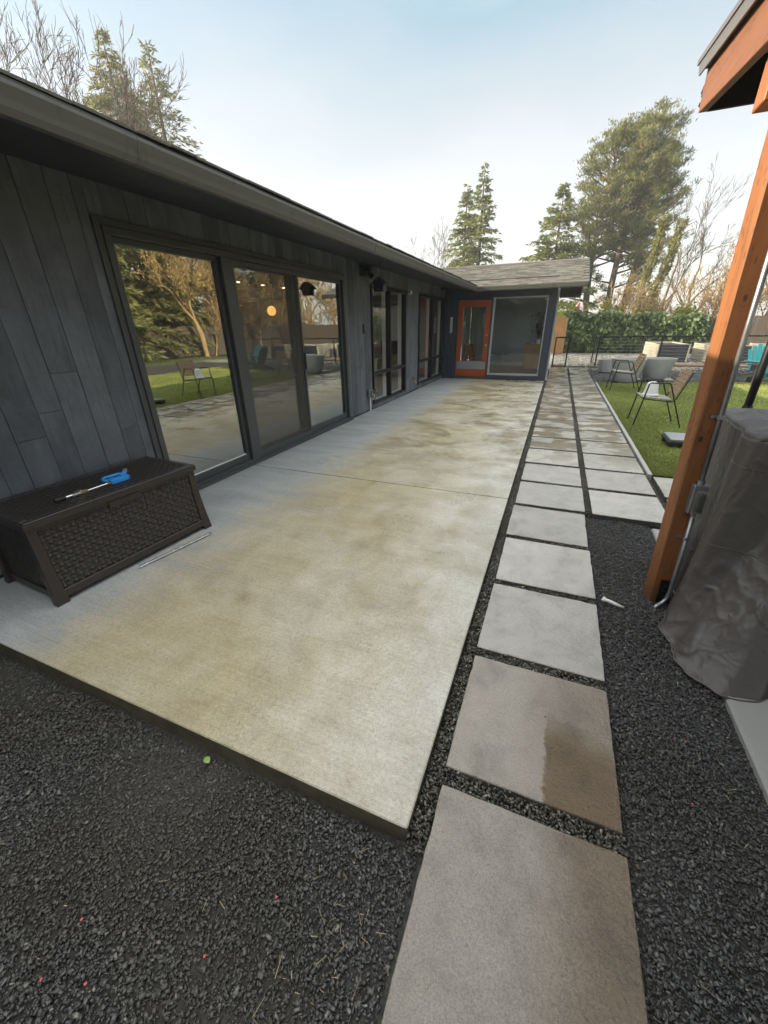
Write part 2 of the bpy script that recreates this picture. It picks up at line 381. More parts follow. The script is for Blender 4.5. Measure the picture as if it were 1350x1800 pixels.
    # stones and ground
    t = NT('dark_gravel'); f = t.island()
    cc = t.ramp(f, [(0, (.050, .051, .050)), (.5, (.078, .080, .078)), (.86, (.120, .122, .118)), (.97, (.16, .16, .15)), (1, (.27, .26, .23))])
    big = t.noise(t.pos(), .9, 4)
    cc = t.mix(t.math('MULTIPLY', t.step(big, .42, .66), .55), cc, (.066, .056, .040))
    MT['gravel'] = t.surf(cc, .46, t.bump(t.noise(t.pos(), 400., 2), .25, .002), spec=.5)
    t = NT('path_gravel'); f = t.island()
    cc = t.ramp(f, [(0, (.05, .049, .042)), (.6, (.12, .115, .098)), (.92, (.21, .20, .17)), (1, (.34, .32, .27))])
    big = t.noise(t.pos(), 2.2, 4)
    cc = t.mix(t.math('MULTIPLY', t.step(big, .48, .66), .55), cc, (.075, .082, .026))
    MT['gravel_light'] = t.surf(cc, .55, None, spec=.45)
    t = NT('yard_ground'); p = t.pos(); x, y, z = t.xyz(p)
    cell = t.vor(p, 60.); cell2 = t.vor(p, 22.)
    n = t.noise(p, 3., 5)
    cg = t.mix(t.ramp(cell, [(.1, 1.), (.6, 0.)]), (.034, .033, .030), (.066, .063, .057))
    cl = t.mix(t.ramp(cell2, [(.1, 1.), (.6, 0.)]), (.26, .24, .20), (.46, .43, .36))
    cc = t.mix(t.step(t.math('ADD', y, t.math('MULTIPLY', n, 1.)), 17.6, 18.6), cg, cl)
    grass = t.mix(n, (.060, .085, .022), (.12, .145, .04))
    off = t.math('MAXIMUM', t.step(y, 31., 33.), t.step(x, 11., 12.5))
    off = t.math('MAXIMUM', off, t.step(x, -12., -14.))
    cc = t.mix(off, cc, grass)
    MT['ground'] = t.surf(cc, .85, t.bump(cell, .6, .01))
    t = NT('turf_backing'); p = t.pos()
    MT['turf'] = t.surf(t.mix(t.noise(p, 8., 5), (.13, .19, .032), (.22, .28, .06)), .85, t.bump(t.noise(p, 160., 3), .8, .012))
    # shingles
    t = NT('asphalt_shingle'); p = t.pos()
    f = t.orand()
    cc = t.ramp(f, [(0, (.070, .066, .054)), (.5, (.115, .107, .088)), (1, (.165, .155, .125))])
    cc = t.mix(1., cc, t.ramp(t.noise(p, 70., 3), [(.3, .75), (.7, 1.2)]), 'MULTIPLY')
    cc = t.mix(t.math('MULTIPLY', t.step(t.noise(p, 1.8, 4), .55, .7), .4), cc, (.085, .095, .045))
    MT['shingle'] = t.surf(cc, .85, t.bump(t.noise(p, 140., 3), .5, .004))
    MT['roofing'] = simple('roofing_felt', (.085, .080, .068), .85, .3, 3, .4, 90)
    t = NT('metal_roof_edge'); MT['flash'] = simple('grey_metal_flashing', (.115, .105, .098), .4, .1, 8, .03, 60)
    # crumpled cover cloth
    t = NT('grey_cover_cloth'); p = t.pos()
    w1 = t.n('TexNoise', {'Vector': p, 'Scale': 8., 'Detail': 3, 'Distortion': 1.4}, noise_type='RIDGED_MULTIFRACTAL').outputs[0]
    w2 = t.n('TexNoise', {'Vector': t.scale(p, (1, 1, .6)), 'Scale': 21., 'Detail': 3, 'Distortion': 1.2}, noise_type='RIDGED_MULTIFRACTAL').outputs[0]
    f = t.noise(p, 3.5, 4)
    cc = t.mix(f, (.072, .063, .058), (.105, .092, .086))
    hh = t.math('ADD', t.math('MULTIPLY', w1, .8), t.math('MULTIPLY', w2, .35))
    MT['cover'] = t.surf(cc, .50, t.bump(hh, .75, .015), spec=.55)
mk_materials()

# ------------------------------------------------------------------ helpers: geometry
def tag(o, label=None, cat=None, group=None, kind=None):
    if label: o['label'] = label
    if cat: o['category'] = cat
    if group: o['group'] = group
    if kind: o['kind'] = kind
    return o
ORG = {}
def thing(name, label=None, cat=None, loc=(0, 0, 0), group=None, kind=None):
    o = bpy.data.objects.new(name, None); col.objects.link(o); o.location = loc
    o.empty_display_size = .1
    ORG[o.name] = Vector(loc)
    return tag(o, label, cat, group, kind)
def org(o): return ORG.get(o.name, Vector((0, 0, 0))) if o else Vector((0, 0, 0))
def link(name, me, parent=None, loc=None):
    o = bpy.data.objects.new(name, me); col.objects.link(o)
    if parent is not None: o.parent = parent
    if loc is not None: o.location = loc
    return o
def mesh_np(name, V, F, mat, smooth=False, mats=None, midx=None):
    V = np.asarray(V, dtype=np.float32).reshape(-1, 3); F = np.asarray(F, dtype=np.int32)
    me = bpy.data.meshes.new(name)
    k = F.shape[1]; n = F.shape[0]
    me.vertices.add(len(V)); me.vertices.foreach_set('co', V.ravel())
    me.loops.add(n * k); me.loops.foreach_set('vertex_index', F.ravel())
    me.polygons.add(n)
    me.polygons.foreach_set('loop_start', np.arange(0, n * k, k, dtype=np.int32))
    me.polygons.foreach_set('loop_total', np.full(n, k, dtype=np.int32))
    if smooth: me.polygons.foreach_set('use_smooth', np.ones(n, dtype=bool))
    for m in (mats or [mat]): me.materials.append(m)
    if midx is not None: me.polygons.foreach_set('material_index', np.asarray(midx, dtype=np.int32))
    me.update(calc_edges=True)
    return me
class MB:
    def __init__(s): s.v = []; s.f = []
    def add(s, vs, fs):
        b = len(s.v); s.v += [Vector(v) for v in vs]; s.f += [tuple(i + b for i in f) for f in fs]; return s
    def box(s, p0, p1):
        (a, b, c), (d, e_, f) = p0, p1
        a, d = min(a, d), max(a, d); b, e_ = min(b, e_), max(b, e_); c, f = min(c, f), max(c, f)
        return s.add([(a, b, c), (d, b, c), (d, e_, c), (a, e_, c), (a, b, f), (d, b, f), (d, e_, f), (a, e_, f)],
                     [(0, 3, 2, 1), (4, 5, 6, 7), (0, 1, 5, 4), (1, 2, 6, 5), (2, 3, 7, 6), (3, 0, 4, 7)])
    def hexa(s, lo, hi):      # 4 points below, 4 above (same winding, counter-clockwise from above)
        return s.add(list(lo) + list(hi), [(0, 3, 2, 1), (4, 5, 6, 7), (0, 1, 5, 4), (1, 2, 6, 5), (2, 3, 7, 6), (3, 0, 4, 7)])
    def bar(s, p0, p1, w, h, up=(0, 0, 1)):
        p0, p1 = Vector(p0), Vector(p1); d = (p1 - p0).normalized(); up = Vector(up)
        if abs(d.dot(up)) > .98: up = Vector((1, 0, 0))
        a = d.cross(up).normalized() * (w / 2); b = a.cross(d).normalized() * (h / 2)
        return s.hexa([p0 - a - b, p0 + a - b, p1 + a - b, p1 - a - b], [p0 - a + b, p0 + a + b, p1 + a + b, p1 - a + b])
    def tube(s, pts, rad, n=8, caps=True):
        pts = [Vector(p) for p in pts]
        if not hasattr(rad, '__len__'): rad = [rad] * len(pts)
        rings = []; ref = None
        for i, p in enumerate(pts):
            d = (pts[min(i + 1, len(pts) - 1)] - pts[max(i - 1, 0)]).normalized()
            if ref is None: ref = Vector((0, 0, 1)) if abs(d.z) < .9 else Vector((1, 0, 0))
            a = (ref - d * ref.dot(d)).normalized(); ref = a; b = d.cross(a)
            rings.append([p + (a * math.cos(2 * math.pi * k / n) + b * math.sin(2 * math.pi * k / n)) * rad[i] for k in range(n)])
        vs = [v for r_ in rings for v in r_]; fs = []
        for i in range(len(rings) - 1):
            for k in range(n):
                fs.append((i * n + k, i * n + (k + 1) % n, (i + 1) * n + (k + 1) % n, (i + 1) * n + k))
        if caps: fs += [tuple(reversed(range(n))), tuple(range((len(rings) - 1) * n, len(rings) * n))]
        return s.add(vs, fs)
    def lathe(s, prof, c=(0, 0, 0), n=32):
        c = Vector(c); vs = []; fs = []
        for (r_, z) in prof:
            for k in range(n):
                a = 2 * math.pi * k / n; vs.append(c + Vector((r_ * math.cos(a), r_ * math.sin(a), z)))
        for i in range(len(prof) - 1):
            for k in range(n):
                fs.append((i * n + k, i * n + (k + 1) % n, (i + 1) * n + (k + 1) % n, (i + 1) * n + k))
        fs += [tuple(reversed(range(n))), tuple(range((len(prof) - 1) * n, len(prof) * n))]
        return s.add(vs, fs)
    def prism(s, poly, fn, d0, d1):     # poly: 2-d points, fn(u, v, d) -> 3-d
        n = len(poly)
        vs = [fn(u, v, d0) for u, v in poly] + [fn(u, v, d1) for u, v in poly]
        fs = [tuple(reversed(range(n))), tuple(range(n, 2 * n))] + [(k, (k + 1) % n, n + (k + 1) % n, n + k) for k in range(n)]
        return s.add(vs, fs)
    def mesh(s, name, mat, off=Vector((0, 0, 0)), bevel=0., smooth=False, seg=1):
        me = bpy.data.meshes.new(name)
        me.from_pydata([tuple(v - off) for v in s.v], [], s.f)
        bm = bmesh.new(); bm.from_mesh(me)
        bmesh.ops.recalc_face_normals(bm, faces=bm.faces)
        if bevel: bmesh.ops.bevel(bm, geom=list(bm.edges), offset=bevel, segments=seg, affect='EDGES', profile=.6, clamp_overlap=True)
        bm.to_mesh(me); bm.free()
        me.materials.append(mat)
        if smooth: me.polygons.foreach_set('use_smooth', np.ones(len(me.polygons), dtype=bool))
        return me
    def build(s, name, mat, parent=None, bevel=0., smooth=False, loc=None, seg=1):
        off = org(parent) if parent else (Vector(loc) if loc is not None else Vector((0, 0, 0)))
        me = s.mesh(name, MT[mat] if isinstance(mat, str) else mat, off, bevel, smooth, seg)
        o = link(name, me, parent, off if (loc is not None and not parent) else None)
        ORG[o.name] = off.copy()
        return o
def B(p0, p1): return MB().box(p0, p1)
def copy_tree(o, parent=None):
    c = o.copy(); col.objects.link(c); c.parent = parent
    for ch in list(o.children): copy_tree(ch, c)
    return c
def fbm(p, o=4): return mnoise.fractal(Vector(p), 1., 2., o)

# ================================================================== GROUND
XW = -3.32                 # outer face of the long wall
ZP = 0.03                  # top of the patio
ZG = -0.06                 # gravel bed
gr = MB().add([(-250, -250, ZG), (250, -250, ZG), (250, 350, ZG), (-250, 350, ZG)], [(0, 1, 2, 3)])
tag(gr.build('ground', 'ground'), kind='structure')

patio = thing('patio', loc=(-1.77, 6.8, 0), kind='structure')
joints = [.685, 3.655, 6.525, 9.40, 12.985]
def slab_mesh(w, l, h, jx=0., seed=0):
    m = B((-w / 2, -l / 2, -h), (w / 2, l / 2, 0))
    me = m.mesh('slab_panel', MT['patio'], Vector((0, 0, 0)), .012, False, 3)
    me.materials.append(MT['patio_side'])
    for p in me.polygons:
        if p.normal.z < .35: p.material_index = 1
    return me
for a, b in zip(joints[:-1], joints[1:]):
    l = b - a - .013; x0, x1 = XW + .01, -.225
    o = link('slab_panel', slab_mesh(x1 - x0, l, .16), patio)
    o.location = Vector(((x0 + x1) / 2, (a + b) / 2, ZP)) - org(patio)
# bed that fills the sawn joints
B((XW + .02, .70, -.15), (-.24, 12.97, ZP - .022)).build('joint_bed', 'patio_side', patio)

path = thing('paver_path', loc=(.5, 9, 0), kind='structure')
pv = []
for k in range(7):
    ring = []
    for side in range(4):
        for i in range(14):
            u = -.306 + .612 * i / 14; d = .306 + random.uniform(-.0016, .0010) - (random.uniform(.002, .006) if random.random() < .07 else 0) - (.0015 if i == 0 else 0)
            q = (u if i else -.3045, -d)
            for _ in range(side): q = (-q[1], q[0])
            ring.append(q)
    n_ = len(ring); vs = []
    for (f_, z_) in ((1., -.05), (1., -.006), (.994, -.001), (.987, 0.)):
        vs += [(x_ * f_, y_ * f_, z_ + (random.uniform(-.001, .0003) if z_ > -.003 else 0)) for (x_, y_) in ring]
    fs = [(r_ * n_ + i, r_ * n_ + (i + 1) % n_, (r_ + 1) * n_ + (i + 1) % n_, (r_ + 1) * n_ + i) for r_ in range(3) for i in range(n_)]
    fs += [tuple(range(3 * n_, 4 * n_)), tuple(reversed(range(n_)))]
    me = MB().add(vs, fs).mesh('paver', MT['paver'])
    me.materials.append(MT['paver_side'])
    for p in me.polygons:
        if p.normal.z < .3: p.material_index = 1
    pv.append(me)
def paver(x, y, z=0.):
    o = link('paver', random.choice(pv), path)
    o.location = Vector((x + random.uniform(-.004, .004), y + random.uniform(-.004, .004), z + random.uniform(-.003, .002))) - org(path)
    o.rotation_euler = (random.uniform(-.003, .003), random.uniform(-.003, .003), random.uniform(-.007, .007) + random.choice([0, math.pi / 2, math.pi]))
PITCH = .674
for k in range(-2, 25):
    yt = 1.573 + PITCH * k; paver(.146, yt - .306)
    if k >= 4: paver(.818, yt - .306 - .012)
for j in range(3):
    for k in (4, 5): paver(1.50 + PITCH * j, 1.573 + PITCH * k - .306 - .03)
paver(.15, 18.75, .0); paver(.83, 18.75, .0); paver(1.52, 18.75); paver(2.22, 14.9, -.04); paver(3.1, 14.95, -.04)

# turf with its edging
tx0, tx1, ty0, ty1 = 1.205, 7.6, 4.965, 14.0
gm = MB(); gm.add([(tx0, ty0, -.008), (tx1, ty0, -.008), (tx1, 15.2, -.008), (tx0 + 2.0, 13.75, -.008), (tx0, 13.0, -.008)], [(0, 1, 2, 3, 4)])
tag(gm.build('turf', 'turf'), kind='structure')
nb = 150000
# near the camera the pile is denser
px_ = tx0 + (tx1 - tx0) * rng.random(nb) ** 1.6; py_ = ty0 + (15.2 - ty0) * rng.random(nb) ** 1.35
far = 13.0 + np.clip((px_ - tx0) / 2., 0, 1) * .75 + np.clip((px_ - tx0 - 2.) / 4.4, 0, 1) * 1.45
keep = py_ < far - .01
px_, py_ = px_[keep], py_[keep]; nb = len(px_)
ang = rng.random(nb) * 2 * np.pi; hgt = .018 + .020 * rng.random(nb); wid = .0022 + .0022 * rng.random(nb) + .0004 * py_
lean = .016 * rng.standard_normal((nb, 2))
b0 = np.stack([px_ - wid * np.cos(ang), py_ - wid * np.sin(ang), np.full(nb, -.012)], 1)
b1 = np.stack([px_ + wid * np.cos(ang), py_ + wid * np.sin(ang), np.full(nb, -.012)], 1)
tp = np.stack([px_ + lean[:, 0], py_ + lean[:, 1], -.01 + hgt], 1)
V = np.stack([b0, b1, tp], 1).reshape(-1, 3)
o = link('turf_blades', mesh_np('turf_blades', V, np.arange(nb * 3).reshape(-1, 3), MT['blade']))
tag(o, 'short bright green artificial grass beside the paver path', 'grass', kind='stuff')
edg = thing('edging', loc=(1.17, 9, 0), kind='structure')
yy = ty0 - .02
while yy < 13.2:
    l = min(1.82, 13.2 - yy)
    m = B((1.150, yy, -.07), (1.198, yy + l - .008, .012)); m.build('edging_strip', 'plain_concrete', edg, .006)
    yy += l

# floor slab under the shelter
sh_slab = thing('shelter_floor', loc=(2.8, 1., 0), kind='structure')
for (x0, x1) in ((.965, 1.86), (1.868, 2.77), (2.778, 4.6)):
    for (y0, y1) in ((-1.6, .32), (.328, 1.94), (1.948, 3.16), (3.168, 3.56)):
        B((x0, y0, -.16), (x1, y1, -.025)).build('slab_panel', 'plain_concrete', sh_slab, .01)

# ================================================================== GRAVEL (real stones)
CUBE = np.array([[-1, -1, -1], [1, -1, -1], [1, 1, -1], [-1, 1, -1], [-1, -1, 1], [1, -1, 1], [1, 1, 1], [-1, 1, 1]], float)
CF = np.array([[0, 3, 2, 1], [4, 5, 6, 7], [0, 1, 5, 4], [1, 2, 6, 5], [2, 3, 7, 6], [3, 0, 4, 7]])
def stones(rects, z0, zj, smin, smax, flat=.5):
    P = []
    for (x0, x1, y0, y1, dens) in rects:
        n = int((x1 - x0) * (y1 - y0) * dens)
        P.append(np.stack([x0 + (x1 - x0) * rng.random(n), y0 + (y1 - y0) * rng.random(n)], 1))
    P = np.concatenate(P); n = len(P)
    s = smin + (smax - smin) * rng.random(n) ** 2.2
    ax = np.stack([s * (.9 + .9 * rng.random(n)), s * (.55 + .5 * rng.random(n)), s * flat * (.5 + .7 * rng.random(n))], 1) * .5
    L = CUBE[None] * (1 + .38 * (rng.random((n, 8, 3)) - .5) * 2)
    L[:, 4:, :2] *= (.45 + .5 * rng.random((n, 1, 1)))
    L = L * ax[:, None, :]
    yaw = rng.random(n) * 2 * np.pi; pit = rng.standard_normal(n) * .42; rol = rng.standard_normal(n) * .42
    def rot(L, a, i, j):
        c, s_ = np.cos(a)[:, None], np.sin(a)[:, None]
        A, B_ = L[:, :, i].copy(), L[:, :, j].copy()
        L[:, :, i] = c * A - s_ * B_; L[:, :, j] = s_ * A + c * B_
    rot(L, pit, 0, 2); rot(L, rol, 1, 2); rot(L, yaw, 0, 1)
    zz = z0 + zj * rng.random(n)
    # slow unevenness of the bed
    zz += .008 * np.sin(P[:, 0] * 5.1 + 1.3 * np.sin(P[:, 1] * 3.7)) * np.cos(P[:, 1] * 4.3 + .5)
    L += np.stack([P[:, 0], P[:, 1], zz], 1)[:, None, :]
    F = (CF[None] + (np.arange(n) * 8)[:, None, None]).reshape(-1, 4)
    return L.reshape(-1, 3), F
V, F = stones([(-3.0, -.175, .10, .672, 27000), (-2.2, -.175, -.25, .10, 26000), (-3.3, -2.2, -.25, .1, 5000),
               (.465, .962, .15, 2.0, 27000), (.465, .962, 2.0, 3.64, 20000), (-.6, .9, -.25, -.02, 6000)], ZG + .002, .011, .0030, .0120, .42)
o = link('gravel', mesh_np('gravel', V, F, MT['gravel']))
tag(o, 'loose dark grey crushed gravel around the slab and pavers', 'gravel', kind='stuff')
rects = [(-.222, -.162, .66, 4.2, 24000), (-.222, -.162, 4.2, 13., 12000), (.454, .510, 3.64, 8., 18000), (.454, .510, 8., 18., 10000),
         (1.126, 1.150, 3.7, 13.2, 8000), (1.0, 1.15, 3.6, 4.9, 6000)]
for k in range(-2, 24):
    yt = 1.573 + PITCH * k
    rects.append((-.16, .455, yt - .002, yt + .064, 24000 if k < 6 else 12000))
    if k >= 4: rects.append((.51, 1.125, yt - .014, yt + .052, 16000 if k < 8 else 10000))
V, F = stones(rects, ZG + .022, .030, .005, .012, .6)
o = link('joint_gravel', mesh_np('joint_gravel', V, F, MT['gravel_light']))
tag(o, 'fine mossy gravel filling the joints between the pavers', 'gravel', kind='stuff')
V, F = stones([(1.15, 8.6, 13.0, 18.4, 420), (-.2, 8.5, 18.4, 29., 160)], ZG - .004, .012, .018, .045)
o = link('border_gravel', mesh_np('border_gravel', V, F, MT['gravel']))
tag(o, 'coarse dark gravel under the chairs and planters behind the turf', 'gravel', kind='stuff')
# dry litter on the gravel: needles and stems
n = 620
cx = np.concatenate([rng.normal(-.40, .10, 45), rng.normal(.70, .14, 20), rng.uniform(-2.4, -.2, 18)])
cy = np.concatenate([rng.normal(.36, .14, 45), rng.uniform(.6, 2.2, 20), rng.uniform(.0, .62, 18)])
ok = ~((cx > -.17) & (cx < .46)) & ~((cx < -.2) & (cy > .67)) & (cx < .95); cx, cy = cx[ok], cy[ok]; n = len(cx)
a = rng.random(n) * 2 * np.pi; l = .005 + .022 * rng.random(n) ** 2; w = .0006 + .0010 * rng.random(n)
z = ZG + .022 + .008 * rng.random(n)
d = np.stack([np.cos(a), np.sin(a), rng.normal(0, .15, n)], 1); s_ = np.stack([-np.sin(a), np.cos(a), np.zeros(n)], 1)
c0 = np.stack([cx, cy, z], 1)
V = np.stack([c0 - d * l[:, None] - s_ * w[:, None], c0 - d * l[:, None] + s_ * w[:, None], c0 + d * l[:, None] + s_ * w[:, None] * .5, c0 + d * l[:, None] - s_ * w[:, None] * .5], 1).reshape(-1, 3)
o = link('plant_litter', mesh_np('plant_litter', V, np.arange(n * 4).reshape(-1, 4), MT['litter']))
tag(o, 'dry tan needles and stems scattered over the dark gravel', 'plant litter', kind='stuff')

# ================================================================== HOUSE
house = thing('house', 'long low dark blue-grey board-clad house with deep eaves and orange door', 'house', (-5.5, 7., 0))
WB = XW - .022           # backing wall face
wall = MB()
open_y = [(2.49, 6.39, ZP, 2.275), (7.49, 9.42, .11, 2.245), (10.42, 12.86, .13, 2.26)]
y0 = -9.
for (a, b, lo, hi) in open_y:
    wall.box((WB - .12, y0, -.1), (WB, a, 2.72))
    wall.box((WB - .12, a, hi), (WB, b, 2.72))
    if lo > .05: wall.box((WB - .12, a, -.1), (WB, b, lo))
    y0 = b
wall.box((WB - .12, y0, -.1), (WB, 12.99, 2.72))
wall.build('wall', 'navy', house)
# boards one by one
bm_cache = {}
def board(w, h, t=.022):
    k = (round(w, 3), round(h, 3))
    if k not in bm_cache:
        bm_cache[k] = B((-t, .0, 0), (0, w, h)).mesh('wall_board', MT['board'], Vector((0, 0, 0)), .0025)
    return bm_cache[k]
def put_board(y, w, z0, z1, dx=0.):
    o = link('wall_board', board(w - .0025, z1 - z0), house)
    o.location = Vector((XW + dx, y + .00125, z0)) - org(house)
def clad(y0, y1, z0, z1, split=.35):
    y = y0
    while y < y1 - .02:
        w = random.choice([.115, .14, .165, .19, .215]); w = min(w, y1 - y)
        if y1 - y - w < .06: w = y1 - y
        dx = random.uniform(-.003, .002)
        if z1 - z0 > 1.2 and random.random() < split:
            zc = random.uniform(z0 + .35, z1 - .5)
            put_board(y, w, z0, zc - .002, dx); put_board(y, w, zc, z1, dx + random.uniform(-.002, .002))
        else: put_board(y, w, z0, z1, dx)
        y += w
ZT = 2.552
clad(-1.6, 2.44, .045, ZT, .8); clad(6.44, 7.45, .045, ZT, .2); clad(9.46, 10.38, .045, ZT, .2)
clad(2.44, 6.44, 2.325, ZT); clad(7.45, 9.46, 2.285, ZT); clad(10.38, 12.93, 2.30, ZT)
B((XW - .018, -9., .045), (XW - .002, -1.6, ZT)).build('wall_panel', 'board', house)
# low boards below the tall windows
for (a, b, h) in ((7.45, 9.46, .115), (10.38, 12.93, .135)):
    B((XW - .02, a, .035), (XW + .012, b, h)).build('base_board', 'board', house, .004)

def rect_frame(m, pl, a0, a1, z0, z1, t, d0, d1, sill=None):
    """four bars round an opening; pl(a, d, z) -> point"""
    def bx(a, b, c, e_):
        p, q = pl(a, d0, c), pl(b, d1, e_); m.box(p, q)
    s = sill if sill is not None else t
    bx(a0, a1, z1 - t, z1); bx(a0, a1, z0, z0 + s)
    bx(a0, a0 + t, z0 + s, z1 - t); bx(a1 - t, a1, z0 + s, z1 - t)
    return m
PX = lambda a, d, z: (XW + d, a, z)
# ---- the sliding door
sd = rect_frame(MB(), PX, 2.49, 6.39, ZP + .004, 2.275, .055, -.10, .035, .05)
sd.box((XW - .10, 3.70, ZP + .054), (XW + .030, 3.835, 2.22))
sd_o = sd.build('sliding_door', 'bronze', house, .004)
tr = MB().box((XW - .002, 2.435, ZP + .004), (XW + .022, 2.488, 2.325)).box((XW - .002, 6.392, ZP + .004), (XW + .022, 6.44, 2.325)).box((XW - .002, 2.488, 2.277), (XW + .022, 6.392, 2.325))
tr.build('door_trim', 'bronze', sd_o, .003)
tk = MB().box((XW + .036, 2.49, ZP + .003), (XW + .075, 6.39, ZP + .030)).box((XW + .045, 2.49, ZP + .030), (XW + .052, 6.39, ZP + .040))
tk.build('door_track', 'bronze', sd_o, .002)
def sash(a0, a1, z0, z1, t, d0, d1, bot, name='sash'):
    m = rect_frame(MB(), PX, a0, a1, z0, z1, t, d0, d1, bot)
    return m.build(name, 'bronze', sd_o, .003)
def pane(a0, a1, z0, z1, d, parent, pl=PX, name='glass_pane', mat='glass', th=.006):
    return MB().box(pl(a0, d - th / 2, z0), pl(a1, d + th / 2, z1)).build(name, mat, parent)
sash(2.545, 3.70, ZP + .055, 2.22, .045, -.07, -.02, .075)
pane(2.588, 3.657, ZP + .13, 2.176, -.045, sd_o)
bd = rect_frame(MB(), PX, 2.590, 3.655, ZP + .132, 2.174, .010, -.0405, -.032)
B((XW - .040, 2.60, ZP + .1305), (XW - .026, 3.645, ZP + .141)).build('highlight_bead', 'white', sd_o)  # white strip standing in for the highlight along the sill
sash(3.835, 5.10, ZP + .055, 2.22, .05, -.098, -.060, .085)
pane(3.884, 5.052, ZP + .14, 2.171, -.079, sd_o)
m = rect_frame(MB(), PX, 3.840, 5.085, ZP + .056, 2.215, .038, -.012, .022, .05)
scr = m.build('screen_frame', 'bronze', sd_o, .003)
pane(3.877, 5.048, ZP + .105, 2.178, .006, sd_o, name='insect_screen', mat='screen', th=.0012)
sash(5.05, 6.335, ZP + .055, 2.22, .05, -.056, -.016, .085)
pane(5.098, 6.287, ZP + .14, 2.171, -.036, sd_o)
MB().box((XW + .022, 5.052, 1.02), (XW + .045, 5.078, 1.24)).build('door_handle', 'black', sd_o, .004)

# ---- two tall four-light windows
def tall_window(a0, a1, am, z0, z1, zt):
    f = rect_frame(MB(), PX, a0, a1, z0, z1, .045, -.09, .020)
    f.box((XW - .09, am - .028, z0 + .045), (XW + .020, am + .028, z1 - .045))
    for (p, q) in ((a0 + .045, am - .028), (am + .028, a1 - .045)):
        f.box((XW - .085, p, zt - .03), (XW + .016, q, zt + .03))
    w = f.build('window', 'black', house, .003)
    for (p, q) in ((a0 + .045, am - .028), (am + .028, a1 - .045)):
        pane(p, q, z0 + .045, zt - .03, -.03, w, mat='plain_glass'); pane(p, q, zt + .03, z1 - .045, -.03, w, mat='plain_glass')
        # deep white mullion fins and sills on the room side
        B((XW - .172, q - .004, z0 + .03), (XW - .092, q + .050, z1)).build('window_fin', 'white', w, .003)
        B((XW - .165, p, z0 + .012), (XW - .092, q - .006, z0 + .044)).build('window_sill', 'white', w, .003)
        B((XW - .15, p, zt - .022), (XW - .092, q - .006, zt + .022)).build('window_rail', 'white', w, .003)
    B((XW - .172, a0 - .05, z0 + .03), (XW - .092, a0 + .004, z1)).build('window_fin', 'white', w, .003)
    return w
tall_window(7.49, 9.42, 8.43, .112, 2.245, .70)
tall_window(10.42, 12.86, 11.64, .132, 2.26, .71)

# ---- wing with the orange door
YW = 13.0
PY = lambda a, d, z: (a, YW - d, z)
ww = MB()
ww.box((XW, YW + .002, -.1), (-2.955, YW + .14, 2.72))
ww.box((-2.955, YW + .002, 2.265), (-1.915, YW + .14, 2.72)); ww.box((-2.955, YW + .002, -.1), (-1.915, YW + .14, .055))
ww.box((-1.915, YW + .002, 2.265), (-.412, YW + .14, 2.72)); ww.box((-1.915, YW + .002, -.1), (-.412, YW + .14, .155))
ww.box((-.412, YW + .002, -.1), (-.23, YW + .14, 2.72))
ww.box((-.37, YW + .14, -.1), (-.232, 14.0, 2.72)); ww.box((-.37, 14.0, -.1), (-.232, 16.6, .8)); ww.box((-.37, 14.0, 2.25), (-.232, 16.6, 2.72)); ww.box((-.37, 16.6, -.1), (-.232, 17.2, 2.72))
ww.build('wall', 'navy', house)
for (a, b, z0, z1) in ((XW + .004, -3.165, .04, 2.58), (-3.16, -3.045, .04, 2.58)):
    B((a, YW - .022, z0), (b, YW + .001, z1)).build('wall_board', 'navy', house, .003)
B((-3.04, YW - .035, .04), (-2.96, YW + .001, 2.58)).build('corner_post', 'navy', house, .004)
B((-2.955, YW - .020, 2.275), (-.40, YW + .001, 2.58)).build('head_board', 'navy', house, .003)
B((-.398, YW - .022, .04), (-.232, YW + .001, 2.58)).build('wall_board', 'navy', house, .003)
B((-1.905, YW - .026, .035), (-.402, YW + .001, .150)).build('base_board', 'navy', house, .004)
B((-2.95, YW - .03, .032), (-1.91, YW + .05, .088)).build('threshold', 'patio_side', house, .004)
# side wall boards of the wing
y = YW + .01
while y < 17.1:
    
    for (za, zb) in (((.04, 2.54),) if (y < 13.82 or y > 16.58) else ((.04, .80), (2.25, 2.54))):
        o = link('wall_board', board(.19, zb - za), house); o.location = Vector((-.212, y, za)) - org(house)
    y += .194
# orange door
fr = MB().box((-2.955, YW - .02, .088), (-2.915, YW + .08, 2.265)).box((-1.945, YW - .02, .088), (-1.908, YW + .08, 2.265)).box((-2.915, YW - .02, 2.215), (-1.945, YW + .08, 2.265))
do = fr.build('door', 'navy', house, .003)
st = MB().box((-2.91, YW, .095), (-2.765, YW + .045, 2.21)).box((-2.095, YW, .095), (-1.95, YW + .045, 2.21)).box((-2.765, YW, 2.04), (-2.095, YW + .045, 2.21)).box((-2.765, YW, .095), (-2.095, YW + .045, .555))
st.build('door_leaf', 'orange_door', do, .004)
B((-2.87, YW - .005, .315), (-1.985, YW - .0005, .54)).build('kick_plate', 'kick', do, .001)
pane(-2.77, -2.09, .55, 2.045, -.025, do, PY, mat='plain_glass')
MB().lathe([(.0, 0), (.026, 0), (.026, .006), (.012, .012), (.012, .03), (.027, .042), (.030, .058), (.018, .068), (.0, .070)], n=16).build('door_knob', 'brass', do, smooth=True)
k = bpy.data.objects[[c.name for c in do.children if c.name.startswith('door_knob')][0]]
k.data.transform(Matrix.Translation(Vector((-2.02, YW + .0, 1.0))) @ Matrix.Rotation(R(90), 4, 'X') @ Matrix.Translation(org(house)))
k.data.transform(Matrix.Translation(-org(house)))
MB().tube([(-2.02, YW + .003, 1.27), (-2.02, YW - .018, 1.27)], .024, 14).build('deadbolt', 'brass', do)
